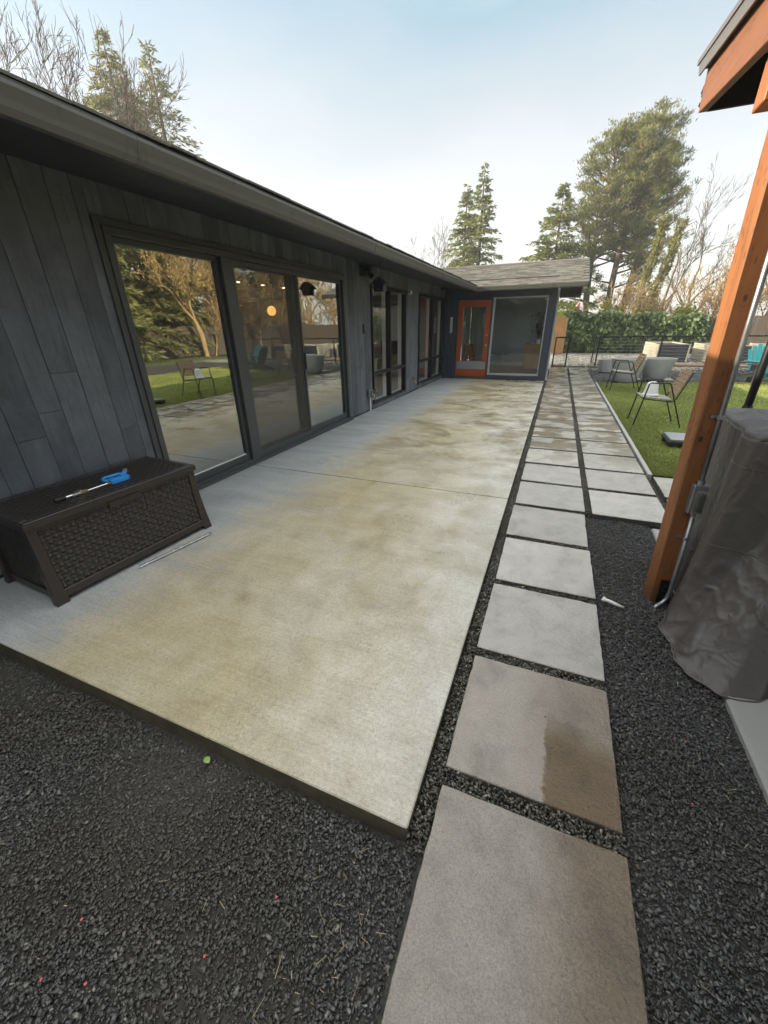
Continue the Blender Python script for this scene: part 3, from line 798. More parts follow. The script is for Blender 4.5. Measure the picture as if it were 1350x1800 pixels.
# big fixed window
f = MB().box((-1.905, YW - .022, .155), (-1.845, YW + .05, 2.262)).box((-1.845, YW - .022, .155), (-.425, YW + .05, .215)).box((-1.845, YW - .012, 2.225), (-.425, YW + .05, 2.262)).box((-.452, YW - .012, .215), (-.425, YW + .05, 2.225))
pw = f.build('window', 'alu', house, .003)
pane(-1.85, -.448, .21, 2.23, -.02, pw, PY, mat='plain_glass')
sw = rect_frame(MB(), lambda a, d, z: (-.212 + d, a, z), 14.0, 16.6, .80, 2.25, .05, -.10, .012).build('window', 'alu', house, .003)  # added side window that lets daylight into the wing room
pane(14.05, 16.55, .85, 2.20, -.05, sw, lambda a, d, z: (-.212 + d, a, z), mat='plain_glass')

# ---- roofs
SL = .163
def zroof(x): return 2.515 + SL * (-2.30 - x)
m = MB()
prof = [(-2.285, zroof(-2.285)), (-7.2, zroof(-7.2)), (-12.1, zroof(-2.3) - .03), (-12.1, zroof(-2.3) - .06), (-7.2, zroof(-7.2) - .045), (-2.285, zroof(-2.285) - .040)]
m.prism(prof, lambda u, v, d: Vector((u, d, v)), -9.2, 14.2)
roof = m.build('roof', 'roofing', house)
sf = MB(); sf.add([(XW - .05, -9., 2.552), (-2.372, -9., 2.412), (-2.372, 12.44, 2.412), (XW - .05, 12.98, 2.552),
                   (XW - .05, -9., 2.572), (-2.372, -9., 2.432), (-2.372, 12.44, 2.432), (XW - .05, 12.98, 2.572)],
                  [(0, 1, 2, 3), (7, 6, 5, 4), (0, 4, 5, 1), (1, 5, 6, 2), (2, 6, 7, 3), (3, 7, 4, 0)])
sf.build('soffit', 'dark_under', house)
B((-2.371, -9., 2.392), (-2.346, 12.43, 2.492)).build('fascia', 'dark_under', house)
GP = [(0, .012), (0, .100), (.006, .100), (.006, .008), (.042, .006), (.056, .028), (.060, .050), (.074, .082), (.076, .098), (.066, .102), (.066, .108), (.086, .108), (.088, .092), (.072, .046), (.066, .022), (.048, -.004), (.0, -.002)]
m = MB(); m.prism(GP, lambda u, v, d: Vector((-2.345 + u, d, 2.385 + v)), -9., 12.36)
m.build('gutter', 'gutter', house)
for yg in (-1.2, 2.05, 5.3, 8.6, 11.2):
    m = MB(); m.prism([(u * 1.03 + .0005, v * 1.02 - .0012) for (u, v) in GP], lambda u, v, d: Vector((-2.345 + u, d, 2.385 + v)), yg, yg + .11); m.build('gutter_sleeve', 'gutter', house)
# ragged first course of shingles at the eave with moss
V = []; F = []
ysh = -9.; b = 0
m = MB()
while ysh < 12.3:
    w = random.uniform(.16, .36); dz = random.uniform(0, .008); ov = random.uniform(-.008, .016)
    z = zroof(-2.285) + .004 + dz
    m.hexa([(-2.275 + ov, ysh, z), (-2.275 + ov, ysh + w - .006, z), (-2.55, ysh + w - .006, z + .043), (-2.55, ysh, z + .043)],
           [(-2.275 + ov, ysh, z + .013), (-2.275 + ov, ysh + w - .006, z + .013), (-2.55, ysh + w - .006, z + .056), (-2.55, ysh, z + .056)])
    ysh += w
o = m.build('eave_shingles', 'shingle', roof); o['kind'] = 'stuff'
# wing roof
YE, YR, YF = 12.40, 15.0, 17.6; ZE, ZR = 2.50, 3.285; XR = .485
def zw(y): return ZE + (ZR - ZE) * (y - YE) / (YR - YE)
m = MB(); m.prism([(YE - .015, zw(YE - .015)), (YR, ZR), (YF, ZE), (YF, ZE - .03), (YR, ZR - .035), (YE - .015, zw(YE - .015) - .035)], lambda u, v, d: Vector((d, u, v)), -7.6, XR)
wroof = m.build('roof', 'roofing', house)
sang = math.atan2(ZR - ZE, YR - YE)
tabs = []
for w in (.17, .23, .29, .35):
    mm = MB().hexa([(0, 0, 0), (w - .005, 0, 0), (w - .005, .19, -.004), (0, .19, -.004)], [(0, 0, .013), (w - .005, 0, .013), (w - .005, .19, .004), (0, .19, .004)])
    tabs.append((w, mm.mesh('shingle', MT['shingle'])))
ncourse = 18
for c in range(ncourse):
    s = c / (ncourse - .3); yb = YE - .02 + (YR - YE) * s
    x = XR - .004 - random.uniform(0, .2) * (c % 2); xl = -2.35 - 2.6 * s
    first = True
    while x > xl:
        w, me = random.choice(tabs)
        if first and c % 2 == 0: first = False
        o = link('shingle', me, wroof)
        o.location = Vector((x - w, yb + random.uniform(-.008, .008), zw(yb) + .002 + random.uniform(0, .004))) - org(house)
        o.rotation_euler = (sang, 0, random.uniform(-.012, .012))
        x -= w
m = MB(); m.prism([(YR - .14, -.022), (YR, .022), (YR + .14, -.022), (YR + .14, -.032), (YR, .008), (YR - .14, -.032)], lambda u, v, d: Vector((d, u, ZR + v + .004)), -5.6, XR)
m.build('ridge_cap', 'shingle', wroof)
m = MB(); m.prism(GP, lambda u, v, d: Vector((d, 12.425 - u, 2.392 + v)), -2.30, XR - .02)
m.build('gutter', 'gutter', house)
B((-2.34, 12.427, 2.395), (XR - .03, 12.452, 2.495)).build('fascia', 'dark_under', house)
ws = MB(); ws.add([(-2.36, 12.453, 2.415), (XR - .03, 12.453, 2.415), (XR - .03, 13.02, 2.59), (-2.36, 13.02, 2.59), (-2.36, 12.453, 2.435), (XR - .03, 12.453, 2.435), (XR - .03, 13.02, 2.61), (-2.36, 13.02, 2.61)],
                  [(0, 3, 2, 1), (4, 5, 6, 7), (0, 1, 5, 4), (1, 2, 6, 5), (2, 3, 7, 6), (3, 0, 4, 7)])
ws.build('soffit', 'dark_under', house)
for sgn, ya in ((1, YE), (-1, YF)):
    m = MB(); m.hexa([(XR - .028, ya - sgn * .01, ZE - .14), (XR + .012, ya - sgn * .01, ZE - .14), (XR + .012, YR, ZR - .14), (XR - .028, YR, ZR - .14)],
                     [(XR - .028, ya - sgn * .01, ZE - .005), (XR + .012, ya - sgn * .01, ZE - .005), (XR + .012, YR, ZR - .008), (XR - .028, YR, ZR - .008)])
    m.build('barge_board', 'dark_under', house)
gw = MB(); gw.prism([(13.14, 2.60), (17.2, 2.60), (17.2, 2.68), (15.0, 3.22), (13.14, 2.68)], lambda u, v, d: Vector((d, u, v)), -.36, -.235)
gw.build('gable_wall', 'navy', house)
B((-.2, 17.0, 2.40), (XR - .03, 17.58, 2.44)).build('soffit', 'dark_under', house)
# downspout
m = MB().tube([(-.185, 12.40, 2.40), (-.185, 12.44, 2.34), (-.185, 12.88, 2.17), (-.185, 12.955, 2.08), (-.185, 12.955, .16), (-.185, 12.90, .05)], .030, 4)
m.build('downspout', 'alu', house, .004)

# ================================================================== ROOMS BEHIND THE GLASS
inn = thing('interior_wall', loc=(-6, 8, 0), kind='structure')
rw = MB().box((-9.1, -3.1, -.05), (-9.0, 13.06, 2.6))
rw.box((-9.0, 12.985, -.05), (-5.7, 13.06, 2.6)); rw.box((-4.75, 12.985, -.05), (XW - .15, 13.06, 2.6)); rw.box((-5.7, 12.985, -.05), (-4.75, 13.06, .95)); rw.box((-5.7, 12.985, 2.15), (-4.75, 13.06, 2.6))
rw.build('wall_face', 'inner_white', inn)
B((-9.0, -3.2, -.05), (XW - .15, -3.1, 2.6)).build('wall_face', 'inner_white', inn)
B((XW - .1, YW + .142, .0), (XW, 14.2, 2.6)).build('wall_face', 'greyblue', inn); B((XW - .1, 16.2, .0), (XW, 17.1, 2.6)).build('wall_face', 'greyblue', inn); B((-6.2, 14.2, .0), (-6.1, 17.1, 2.6)).build('wall_face', 'inner_white', inn)
B((-3.3, 17.1, -.05), (-.37, 17.2, 2.6)).build('wall_face', 'greyblue', inn)
MB().box((-.42, 13.15, .0), (-.372, 14.0, 2.6)).box((-.42, 14.0, .0), (-.372, 16.6, .8)).box((-.42, 14.0, 2.25), (-.372, 16.6, 2.6)).box((-.42, 16.6, .0), (-.372, 17.1, 2.6)).build('wall_face', 'greyblue', inn)
B((-3.3, 17.07, .10), (-.43, 17.098, .22)).build('skirting', 'white', inn)
fl = thing('interior_floor', loc=(-6, 8, 0), kind='structure')
B((-9.0, -3.1, -.05), (XW - .148, 12.98, .04)).build('floor_boards', 'inner_floor', fl)
B((-3.3, 13.142, -.05), (-.372, 17.1, .10)).build('floor_boards', 'inner_floor', fl)
ce = thing('interior_ceiling', loc=(-6, 8, 2.5), kind='structure')
B((-9.0, -3.1, 2.45), (XW - .148, 12.98, 2.5)).build('ceiling_face', 'ceil', ce)
B((-3.3, 13.142, 2.45), (-.372, 17.1, 2.5)).build('ceiling_face', 'ceil', ce)
for i, (lx, ly) in enumerate(((-6.4, 7.6), (-6.4, 8.4), (-6.4, 9.2))):
    o = MB().tube([(lx, ly, 2.449), (lx, ly, 2.437)], .032, 14).build('downlight', 'down', loc=(lx, ly, 2.44))
    tag(o, 'small round ceiling downlight glowing behind the insect screen', 'ceiling light', 'downlights inside the house')
gl = thing('globe_lamp', 'glowing amber globe pendant lamp hanging behind the sliding door screen', 'lamp', (-5.2, 7.0, 1.80))
MB().lathe([(.0, -.085), (.04, -.078), (.07, -.048), (.085, 0), (.07, .048), (.04, .078), (.0, .085)], (-5.2, 7.0, 1.86), 20).build('globe', 'globe', gl, smooth=True)
MB().tube([(-5.2, 7.0, 1.94), (-5.2, 7.0, 2.452)], .006, 6).build('cord', 'black', gl)
# lounge chair, desk and display behind the first tall window
ch = thing('shell_chair', 'cream shell chair seen low behind the first tall window', 'chair', (-4.15, 8.9, .04))
m = MB(); nseg = 14
vs = []; fs = []
for i in range(nseg + 1):
    for j in range(13):
        u = i / nseg; v = (j - 6) / 6
        if u < .5: px, pz = -.24 + u * .86, .40 + .05 * (abs(v) ** 2) * 2 - .02 * math.sin(u * 6)
        else: px, pz = .19 + (u - .5) * .28, .40 + (u - .5) * .98
        wdt = .27 * (1 - .35 * max(0, u - .7) / .3)
        vs.append((-4.15 + px - .05 * abs(v) ** 2 * (1 if u > .4 else 0) * 1.2, 8.9 + v * wdt, pz + (.12 * abs(v) ** 3 if u < .6 else 0)))
for i in range(nseg):
    for j in range(12):
        a = i * 13 + j; fs.append((a, a + 1, a + 14, a + 13))
m.add(vs, fs); o = m.build('shell', 'shell', ch, smooth=True)
sm = o.modifiers.new('thick', 'SOLIDIFY'); sm.thickness = .02
for sx in (-.2, .2):
    for sy in (-.2, .2): MB().tube([(-4.15 + sx * .5, 8.9 + sy * .5, .40), (-4.15 + sx * 1.1, 8.9 + sy * 1.1, .04)], .012, 8).build('leg', 'steel', ch)
dk = thing('desk', 'dark desk with thin legs behind the first tall window', 'desk', (-4.5, 11.2, .04))
B((-4.9, 10.4, .70), (-4.1, 12.0, .735)).build('desk_top', 'walnut', dk, .004)
for sx in (-4.86, -4.14):
    for sy in (10.45, 11.95): B((sx - .02, sy - .02, .04), (sx + .02, sy + .02, .699)).build('leg', 'black', dk)
mo = thing('display', 'black flat display standing on the dark desk', 'monitor', (-4.35, 10.95, .736))
B((-4.60, 10.95, .85), (-4.10, 10.98, 1.20)).build('panel', 'screen_dark', mo, .006)
MB().box((-4.37, 10.98, .75), (-4.33, 11.0, 1.0)).box((-4.45, 10.92, .736), (-4.25, 11.08, .75)).build('stand', 'black', mo)
# wing room: cabinet, plant, chairs, table, outlet
cb = thing('cabinet', 'wooden cabinet end panel on short legs behind the big wing window', 'cabinet', (-.73, 14.6, .10))
B((-.965, 14.2, .24), (-.46, 15.4, .965)).build('carcass', 'walnut', cb, .004)
B((-.975, 14.19, .965), (-.45, 15.41, .985)).build('cabinet_top', 'walnut', cb, .003)
for sx in (-.93, -.5):
    for sy in (14.25, 15.35): MB().tube([(sx, sy, .245), (sx, sy, .10)], [.02, .013], 10).build('leg', 'walnut', cb)
B((-.93, 14.24, .225), (-.5, 14.27, .238)).build('leg_rail', 'walnut', cb)
pl = thing('potted_plant', 'dark big-leaved house plant in a white pot on the wooden cabinet', 'plant', (-.60, 14.33, .985))
MB().lathe([(.0, 0), (.055, 0), (.068, .13), (.06, .13), (.055, .11), (.0, .11)], (-.60, 14.33, .986), 20).build('pot', 'plastic_white', pl, smooth=False)
stm = MB(); lv = MB()
for i in range(16):
    a = i * 2.4; hgt = .25 + .045 * i * random.uniform(.8, 1.1); rr = random.uniform(.1, .24)
    p0 = Vector((-.60, 14.33, 1.05)); p1 = p0 + Vector((math.cos(a) * rr * .5 - .05, math.sin(a) * rr * .5, hgt)); p2 = p1 + Vector((math.cos(a) * rr, math.sin(a) * rr, random.uniform(-.12, .05)))
    stm.tube([p0, p0.lerp(p1, .6) + Vector((0, 0, .04)), p1], [.007, .006, .004], 5)
    d = (p2 - p1); s = d.cross(Vector((0, 0, 1))).normalized() * .06; mid = p1.lerp(p2, .5) + Vector((0, 0, .02)); end = p2 + Vector((0, 0, -.05))
    lv.add([p1, mid - s, mid + Vector((0, 0, -.012)), mid + s, end], [(0, 2, 1), (0, 3, 2), (1, 2, 4), (2, 3, 4)])
stm.build('stem', 'bark', pl); lv.build('foliage', 'houseplant', pl)
tr_ = MB().box((-.80, 14.24, .987), (-.70, 14.44, 1.0)); o = tr_.build('book', 'plastic_white', loc=(-.75, 14.34, .987)); tag(o, 'thin white book beside the pot on the wooden cabinet', 'book')
def ply_chair(x, y, lab):
    c = thing('plywood_chair', lab, 'chair', (x, y, .10), 'plywood chairs behind the orange door')
    vs = []; fs = []
    for i in range(9):
        for j in range(9):
            u = i / 8; v = (j - 4) / 4
            vs.append((x + v * (.205 - .03 * u), y - .20 + .04 * abs(v) ** 2 * -1 - .05 * u, .60 + u * .38))
    for i in range(8):
        for j in range(8): a = i * 9 + j; fs.append((a, a + 1, a + 10, a + 9))
    o = MB().add(vs, fs).build('backrest', 'ply', c, smooth=True); sm = o.modifiers.new('t', 'SOLIDIFY'); sm.thickness = .014
    B((x - .21, y - .19, .52), (x + .21, y + .20, .545)).build('seat', 'ply', c, .008)
    for sx in (-.17, .17):
        for sy in (-.18, .18): MB().tube([(x + sx * .8, y + sy * .8, .52), (x + sx, y + sy * 1.1, .10)], .010, 8).build('leg', 'black', c)
        MB().tube([(x + sx * .5, y - .12, .52), (x + sx * .45, y - .235, .80)], .008, 8).build('back_support', 'black', c)
ply_chair(-2.74, 14.5, 'moulded plywood chair with black supports seen through the orange door glass')
tb = thing('side_table', 'low white-topped table beside the plywood chair in the wing', 'table', (-2.25, 14.7, .10))
MB().tube([(-2.25, 14.7, .60), (-2.25, 14.7, .625)], .24, 28).build('table_top', 'white', tb)
MB().tube([(-2.25, 14.7, .10), (-2.25, 14.7, .60)], .025, 10).build('leg', 'black', tb); MB().tube([(-2.25, 14.7, .10), (-2.25, 14.7, .112)], .16, 20).build('base', 'black', tb)
o = MB().lathe([(.0, 0), (.035, 0), (.04, .09), (.035, .09), (.0, .085)], (-2.2, 14.65, .626), 16).build('cup', 'plastic_white', loc=(-2.2, 14.65, .626)); tag(o, 'white cup on the low white-topped table', 'cup')
ol = thing('wall_outlet', 'white wall outlet with a hanging cord on the grey-blue room wall', 'outlet', (-1.95, 17.09, .4))
B((-2.0, 17.085, .42), (-1.92, 17.102, .56)).build('cover_plate', 'plastic_white', ol, .003)
MB().tube([(-1.96, 17.07, .46), (-1.95, 17.05, .36), (-1.90, 17.05, .24), (-1.85, 17.0, .105)], .006, 6).build('cord', 'plastic_white', ol)

# ================================================================== THINGS FIXED TO THE HOUSE
wl = thing('wall_light', 'black box wall light high between sliding door and first tall window', 'wall light', (XW, 7.10, 2.40))
B((XW, 7.02, 2.34), (XW + .09, 7.18, 2.50)).build('housing', 'black', wl, .006)
MB().tube([(XW + .10, 7.10, 2.47), (XW + .20, 7.10, 2.43)], [.045, .055], 14).build('lamp_head', 'black', wl)
MB().tube([(XW + .10, 7.16, 2.40), (XW + .17, 7.20, 2.33)], [.035, .045], 14).build('lamp_head', 'black', wl)
bh = thing('birdhouse', 'small black gabled birdhouse hanging from the eave on a wire', 'birdhouse', (-2.70, 6.45, 2.05))
bx_, by_, bz_ = -2.70, 6.45, 2.045
MB().prism([(-.075, 0), (.075, 0), (.085, .10), (0, .175), (-.085, .10)], lambda u, v, d: Vector((bx_ + u, by_ + d, bz_ + v)), -.07, .07).build('box', 'black', bh, .004)
for s in (-1, 1):
    MB().hexa([(bx_, by_ - .095, bz_ + .180), (bx_ + s * .112, by_ - .095, bz_ + .088), (bx_ + s * .112, by_ + .095, bz_ + .088), (bx_, by_ + .095, bz_ + .180)],
              [(bx_, by_ - .095, bz_ + .196), (bx_ + s * .120, by_ - .095, bz_ + .100), (bx_ + s * .120, by_ + .095, bz_ + .100), (bx_, by_ + .095, bz_ + .196)]).build('roof_board', 'black', bh)
MB().tube([(bx_, by_ - .0715, bz_ + .085), (bx_, by_ - .0695, bz_ + .085)], .022, 14).build('entry_hole', 'rubber', bh)
MB().tube([(bx_, by_ - .07, bz_ + .045), (bx_, by_ - .11, bz_ + .045)], .006, 6).build('perch', 'black', bh)
MB().tube([(bx_, by_, bz_ + .19), (bx_, by_, 2.468)], .003, 5).build('wire', 'black', bh)
scm = thing('security_camera', 'small white security camera on the wall beside the first tall window', 'camera', (XW, 9.60, 2.24))
MB().tube([(XW, 9.60, 2.27), (XW + .03, 9.60, 2.27)], .028, 14).build('bracket', 'plastic_white', scm)
MB().tube([(XW + .03, 9.60, 2.265), (XW + .06, 9.595, 2.25), (XW + .065, 9.57, 2.245)], .012, 8).build('arm', 'plastic_white', scm)
MB().box((XW + .035, 9.47, 2.205), (XW + .10, 9.58, 2.275)).build('body', 'plastic_white', scm, .012, seg=2)
MB().tube([(XW + .068, 9.471, 2.24), (XW + .068, 9.466, 2.24)], .020, 14).build('lens', 'rubber', scm)
kp = thing('keypad', 'narrow black keypad fixed to the boards between doors and tall window', 'keypad', (XW, 7.1, 1.45))
B((XW, 7.08, 1.44), (XW + .022, 7.125, 1.60)).build('body', 'black', kp, .005)
MB().tube([(XW + .021, 7.102, 1.475), (XW + .026, 7.102, 1.475)], .012, 12).build('button', 'rubber', kp)
ob = thing('outlet_box', 'grey metal outlet box on a white conduit rising from the patio', 'outlet box', (XW, 7.26, .03))
B((XW, 7.19, .28), (XW + .06, 7.31, .44)).build('box', 'galv', ob, .006)
B((XW + .06, 7.20, .29), (XW + .10, 7.30, .43)).build('cover', 'clear', ob, .012, seg=2)
MB().tube([(XW + .035, 7.25, .29), (XW + .035, 7.25, .03)], .016, 10).build('conduit', 'plastic_white', ob)
MB().tube([(XW + .04, 7.27, .30), (XW + .09, 7.29, .24), (XW + .11, 7.28, .33), (XW + .07, 7.26, .37)], .007, 6).build('cord', 'plastic_white', ob)
fa = thing('hose_faucet', 'dark brass hose faucet low on the wall beside the second tall window', 'faucet', (XW, 9.92, .22))
MB().tube([(XW, 9.92, .30), (XW + .07, 9.92, .30), (XW + .10, 9.92, .285), (XW + .11, 9.92, .24)], [.016, .016, .016, .018], 10).build('spout', 'brass', fa)
MB().tube([(XW + .05, 9.92, .31), (XW + .05, 9.92, .36)], .009, 8).build('stem', 'brass', fa)
MB().tube([(XW + .05, 9.92, .355), (XW + .05, 9.92, .372)], .034, 12).build('wheel', 'black', fa)
th = thing('thermometer', 'white strip thermometer on the dark wing wall beside the orange door', 'thermometer', (-3.10, YW - .03, 1.36))
B((-3.135, YW - .036, 1.35), (-3.065, YW - .021, 1.78)).build('plate', 'plastic_white', th, .012, seg=2)
MB().tube([(-3.1, YW - .040, 1.42), (-3.1, YW - .040, 1.72)], .005, 6).build('tube', 'black', th)
MB().tube([(-3.1, YW - .038, 1.40), (-3.1, YW - .044, 1.40)], .014, 12).build('bulb', 'black', th)
for i in range(12): B((-3.124, YW - .0385, 1.45 + i * .023), (-3.108, YW - .0355, 1.453 + i * .023)).build('scale_mark', 'black', th)

# ================================================================== STORAGE BOX
bxo = thing('storage_box', 'dark brown woven resin storage box against the boarded wall', 'storage box')
Lh, Dh, Hh = .575, .285, .52       # half length (y), half depth (x), height
def weave(nu, nv, fn, amp, name, parent, mat='resin', su=6, sv=4):
    us = np.linspace(0, nu, nu * su + 1); vs_ = np.linspace(0, nv, nv * sv + 1)
    U, W = np.meshgrid(us, vs_, indexing='ij')
    ci = np.floor(np.clip(U, 0, nu - 1e-6)); cj = np.floor(np.clip(W, 0, nv - 1e-6))
    par = ((ci + cj) % 2)
    hz = np.abs(np.sin(np.pi * W)) ** .6 * np.where(par == 0, np.abs(np.sin(np.pi * (U - ci))) ** .8, .10)
    vt = np.abs(np.sin(np.pi * (U - ci))) ** .5 * np.where(par == 1, .55, .0)
    h = amp * np.maximum(hz, vt)
    P = fn(U / nu, W / nv, h)
    n1, n2 = U.shape
    idx = np.arange(n1 * n2).reshape(n1, n2)
    F = np.stack([idx[:-1, :-1].ravel(), idx[1:, :-1].ravel(), idx[1:, 1:].ravel(), idx[:-1, 1:].ravel()], 1)
    o = link(name, mesh_np(name, P.reshape(-1, 3), F, MT[mat], True), parent); o['kind'] = 'stuff'; return o
def xfront(z): return Dh - .012 + .045 * (1 - z / Hh) ** 2       # the base flares out a little
# lid
lid = B((-Dh, -Lh - .01, Hh - .012), (Dh + .012, Lh + .01, Hh + .028)).build('lid', 'resin', bxo, .010, seg=2)
o = weave(36, 17, lambda u, v, h: np.stack([-Dh + .05 + v * (2 * Dh - .085), -Lh + .05 + u * (2 * Lh - .1), Hh + .0285 + h], -1), .011, 'weave', lid)
def rim(m, x0, x1, y0, y1, z0, z1): m.box((x0, y0, z0), (x1, y1, z1))
m = MB(); rim(m, -Dh + .001, -Dh + .05, -Lh, Lh, Hh + .027, Hh + .036); rim(m, Dh - .035, Dh + .011, -Lh, Lh, Hh + .027, Hh + .036); rim(m, -Dh + .05, Dh - .035, -Lh, -Lh + .05, Hh + .027, Hh + .036); rim(m, -Dh + .05, Dh - .035, Lh - .05, Lh, Hh + .027, Hh + .036)
m.build('lid_rim', 'resin', lid, .004)
# body core, corner posts, rails, woven panels
B((-Dh + .02, -Lh + .03, .035), (Dh - .03, Lh - .03, Hh - .013)).build('body', 'resin', bxo)
def post(sy, front):
    vs = []; pts = []
    n = 8
    for i in range(n + 1):
        z = i / n * (Hh - .013); xo = xfront(z) if front else -xfront(z) ; xi = xo - .05 if front else xo + .05
        fy = .02 * (1 - z / Hh) ** 2
        ya = sy * (Lh + fy); yb = sy * (Lh - .055)
        pts.append([(xi, min(ya, yb), z), (xo, min(ya, yb), z), (xo, max(ya, yb), z), (xi, max(ya, yb), z)])
    vs = [p for r_ in pts for p in r_]; fs = []
    for i in range(n):
        for k in range(4): fs.append((i * 4 + k, i * 4 + (k + 1) % 4, i * 4 + 4 + (k + 1) % 4, i * 4 + 4 + k))
    fs += [(3, 2, 1, 0), (n * 4, n * 4 + 1, n * 4 + 2, n * 4 + 3)]
    MB().add(vs, fs).build('corner_post', 'resin', bxo, .004)
for sy in (-1, 1):
    for fr_ in (True, False): post(sy, fr_)
def front_bar(z0, z1, d):
    MB().hexa([(xfront(z0) - .05, -Lh + .05, z0), (xfront(z0) - d, -Lh + .05, z0), (xfront(z0) - d, Lh - .05, z0), (xfront(z0) - .05, Lh - .05, z0)],
              [(xfront(z1) - .05, -Lh + .05, z1), (xfront(z1) - d, -Lh + .05, z1), (xfront(z1) - d, Lh - .05, z1), (xfront(z1) - .05, Lh - .05, z1)]).build('rail', 'resin', bxo, .003)
front_bar(.035, .085, .002); front_bar(Hh - .045, Hh - .014, .002)
def ff(u, v, h):
    z = .085 + v * (Hh - .13); x = Dh - .012 + .045 * (1 - z / Hh) ** 2 - .022 + h
    return np.stack([x, -Lh + .05 + u * (2 * Lh - .1), z], -1)
weave(30, 15, ff, .020, 'weave', bxo)
for s in (-1, 1):
    weave(15, 15, lambda u, v, h: np.stack([-Dh + .05 + u * (2 * Dh - .09), s * (Lh - .022 + h), .06 + v * (Hh - .1)], -1), .010, 'weave', bxo)
    B((-Dh + .04, s * (Lh - .04), .03), (Dh - .04, s * (Lh - .004), .08)).build('rail', 'resin', bxo, .003)
B((xfront(.48) - .020, -.11, Hh - .065), (xfront(.48) + .006, .11, Hh - .018)).build('handle', 'resin', bxo, .006, seg=2)
bxo.location = (-2.865, 1.61, ZP); bxo.rotation_euler = (0, 0, R(-3.6)); LIDZ = ZP + Hh + .034

# spray gun lying on the lid
sg = thing('spray_gun', 'blue pistol-grip spray gun with steel lance lying on the storage box', 'spray gun', (0, 0, 0))
# local: lance along -y, gun body along +y, trigger loop on -x side
body = [(-.024, .00), (.022, .00), (.027, .03), (.027, .115), (.014, .135), (-.020, .135), (-.026, .110), (-.024, .05)]
MB().prism(body, lambda u, v, d: Vector((u, v, d)), .003, .036).build('body', 'blue', sg, .007, seg=2)
MB().tube([(-.022, .012, .020), (-.062, -.004, .020), (-.104, .010, .020), (-.118, .045, .020), (-.112, .105, .020), (-.095, .150, .020)], [.012, .011, .011, .011, .012, .013], 10).build('trigger_guard', 'blue', sg, smooth=True)
MB().tube([(-.018, .095, .020), (-.060, .130, .020), (-.102, .168, .020), (-.120, .182, .020)], [.017, .018, .018, .015], 12).build('grip', 'blue', sg, smooth=True)
MB().tube([(-.020, .052, .020), (-.064, .058, .020), (-.100, .040, .020)], [.009, .007, .007], 8).build('trigger', 'blue', sg, smooth=True)
MB().tube([(-.118, .180, .020), (-.132, .192, .020)], .012, 12).build('inlet_neck', 'brass', sg)
MB().tube([(-.130, .190, .020), (-.150, .207, .020)], .018, 14).build('inlet_nut', 'brass', sg)
for (u, v) in ((.0, .02), (-.005, .085)): MB().tube([(u, v, .0355), (u, v, .038)], .005, 8).build('screw', 'black', sg)
MB().tube([(.002, .004, .016), (.002, -.17, .012)], .0075, 10).build('lance', 'steel', sg)
MB().tube([(.002, .006, .016), (.002, -.022, .0155)], .011, 6).build('lance_nut', 'brass', sg)
MB().tube([(.002, -.150, .013), (.002, -.195, .013)], .012, 6).build('coupling', 'brass', sg)
MB().tube([(.002, -.195, .014), (.002, -.245, .014)], .014, 8).build('quick_connect', 'steel', sg)
MB().tube([(.002, -.245, .014), (.002, -.285, .014)], .010, 10).build('adapter', 'steel', sg)
MB().tube([(.002, -.283, .015), (.002, -.345, .015)], [.013, .015], 10).build('nozzle', 'rubber', sg)
MB().tube([(-.026, -.165, .014), (-.026, -.330, .010)], .0065, 8).build('spare_nozzle', 'steel', sg)
MB().tube([(-.026, -.175, .014), (-.026, -.215, .0135)], .012, 8).build('spare_collar', 'steel', sg)
sg.location = (-2.745, 1.625, LIDZ - .001); sg.rotation_euler = (0, 0, R(-4.0))
ln = thing('spray_lance', 'thin steel spray lance lying on the concrete before the storage box', 'lance', (0, 0, 0))
MB().tube([(0, .03, .010), (0, .55, .010)], .0085, 10).build('tube', 'steel', ln)
MB().tube([(0, .045, .010), (0, .0, .010), (0, -.012, .010)], [.011, .011, .006], 10).build('quick_connect', 'steel', ln)
MB().tube([(0, .55, .010), (0, .575, .010)], .010, 8).build('tip', 'steel', ln)
ln.location = (-2.50, 1.50, ZP + .002); ln.rotation_euler = (0, 0, R(-9.5))

# ================================================================== SHELTER ON THE RIGHT
sh = thing('timber_shelter', 'orange-stained timber shelter with square post and overhanging roof', 'shelter', (.785, 2.46, ZG))
PXA, PYA, PW, PT = .778, 2.482, .106, R(9.5)
def PQ(u, v, z): return Vector((PXA - .040 * (z - ZG) + u * math.cos(PT) - v * math.sin(PT), PYA + u * math.sin(PT) + v * math.cos(PT), z))
def pbox(m, u0, u1, v0, v1, z0, z1):
    m.hexa([PQ(u0, v0, z0), PQ(u1, v0, z0), PQ(u1, v1, z0), PQ(u0, v1, z0)], [PQ(u0, v0, z1), PQ(u1, v0, z1), PQ(u1, v1, z1), PQ(u0, v1, z1)]); return m
def roofz(y): return 2.27 + .145 * (y - 1.0)          # underside line of the rafters
pbox(MB(), 0, PW, 0, PW, ZG - .05, roofz(PYA) - .16).build('post', 'cedar', sh, .005)
for (px0, py0) in ((4.0, PYA), (PXA, -1.4), (4.0, -1.4)):
    B((px0, py0, ZG - .05), (px0 + PW, py0 + PW, roofz(py0) - .16)).build('post', 'cedar', sh, .005)
for py0 in (PYA, -1.4):
    B((.60, py0 - .0, roofz(py0) - .16), (4.4, py0 + .12, roofz(py0) + .012)).build('beam', 'cedar_x', sh, .004)
YH, YL = 3.47, -2.0
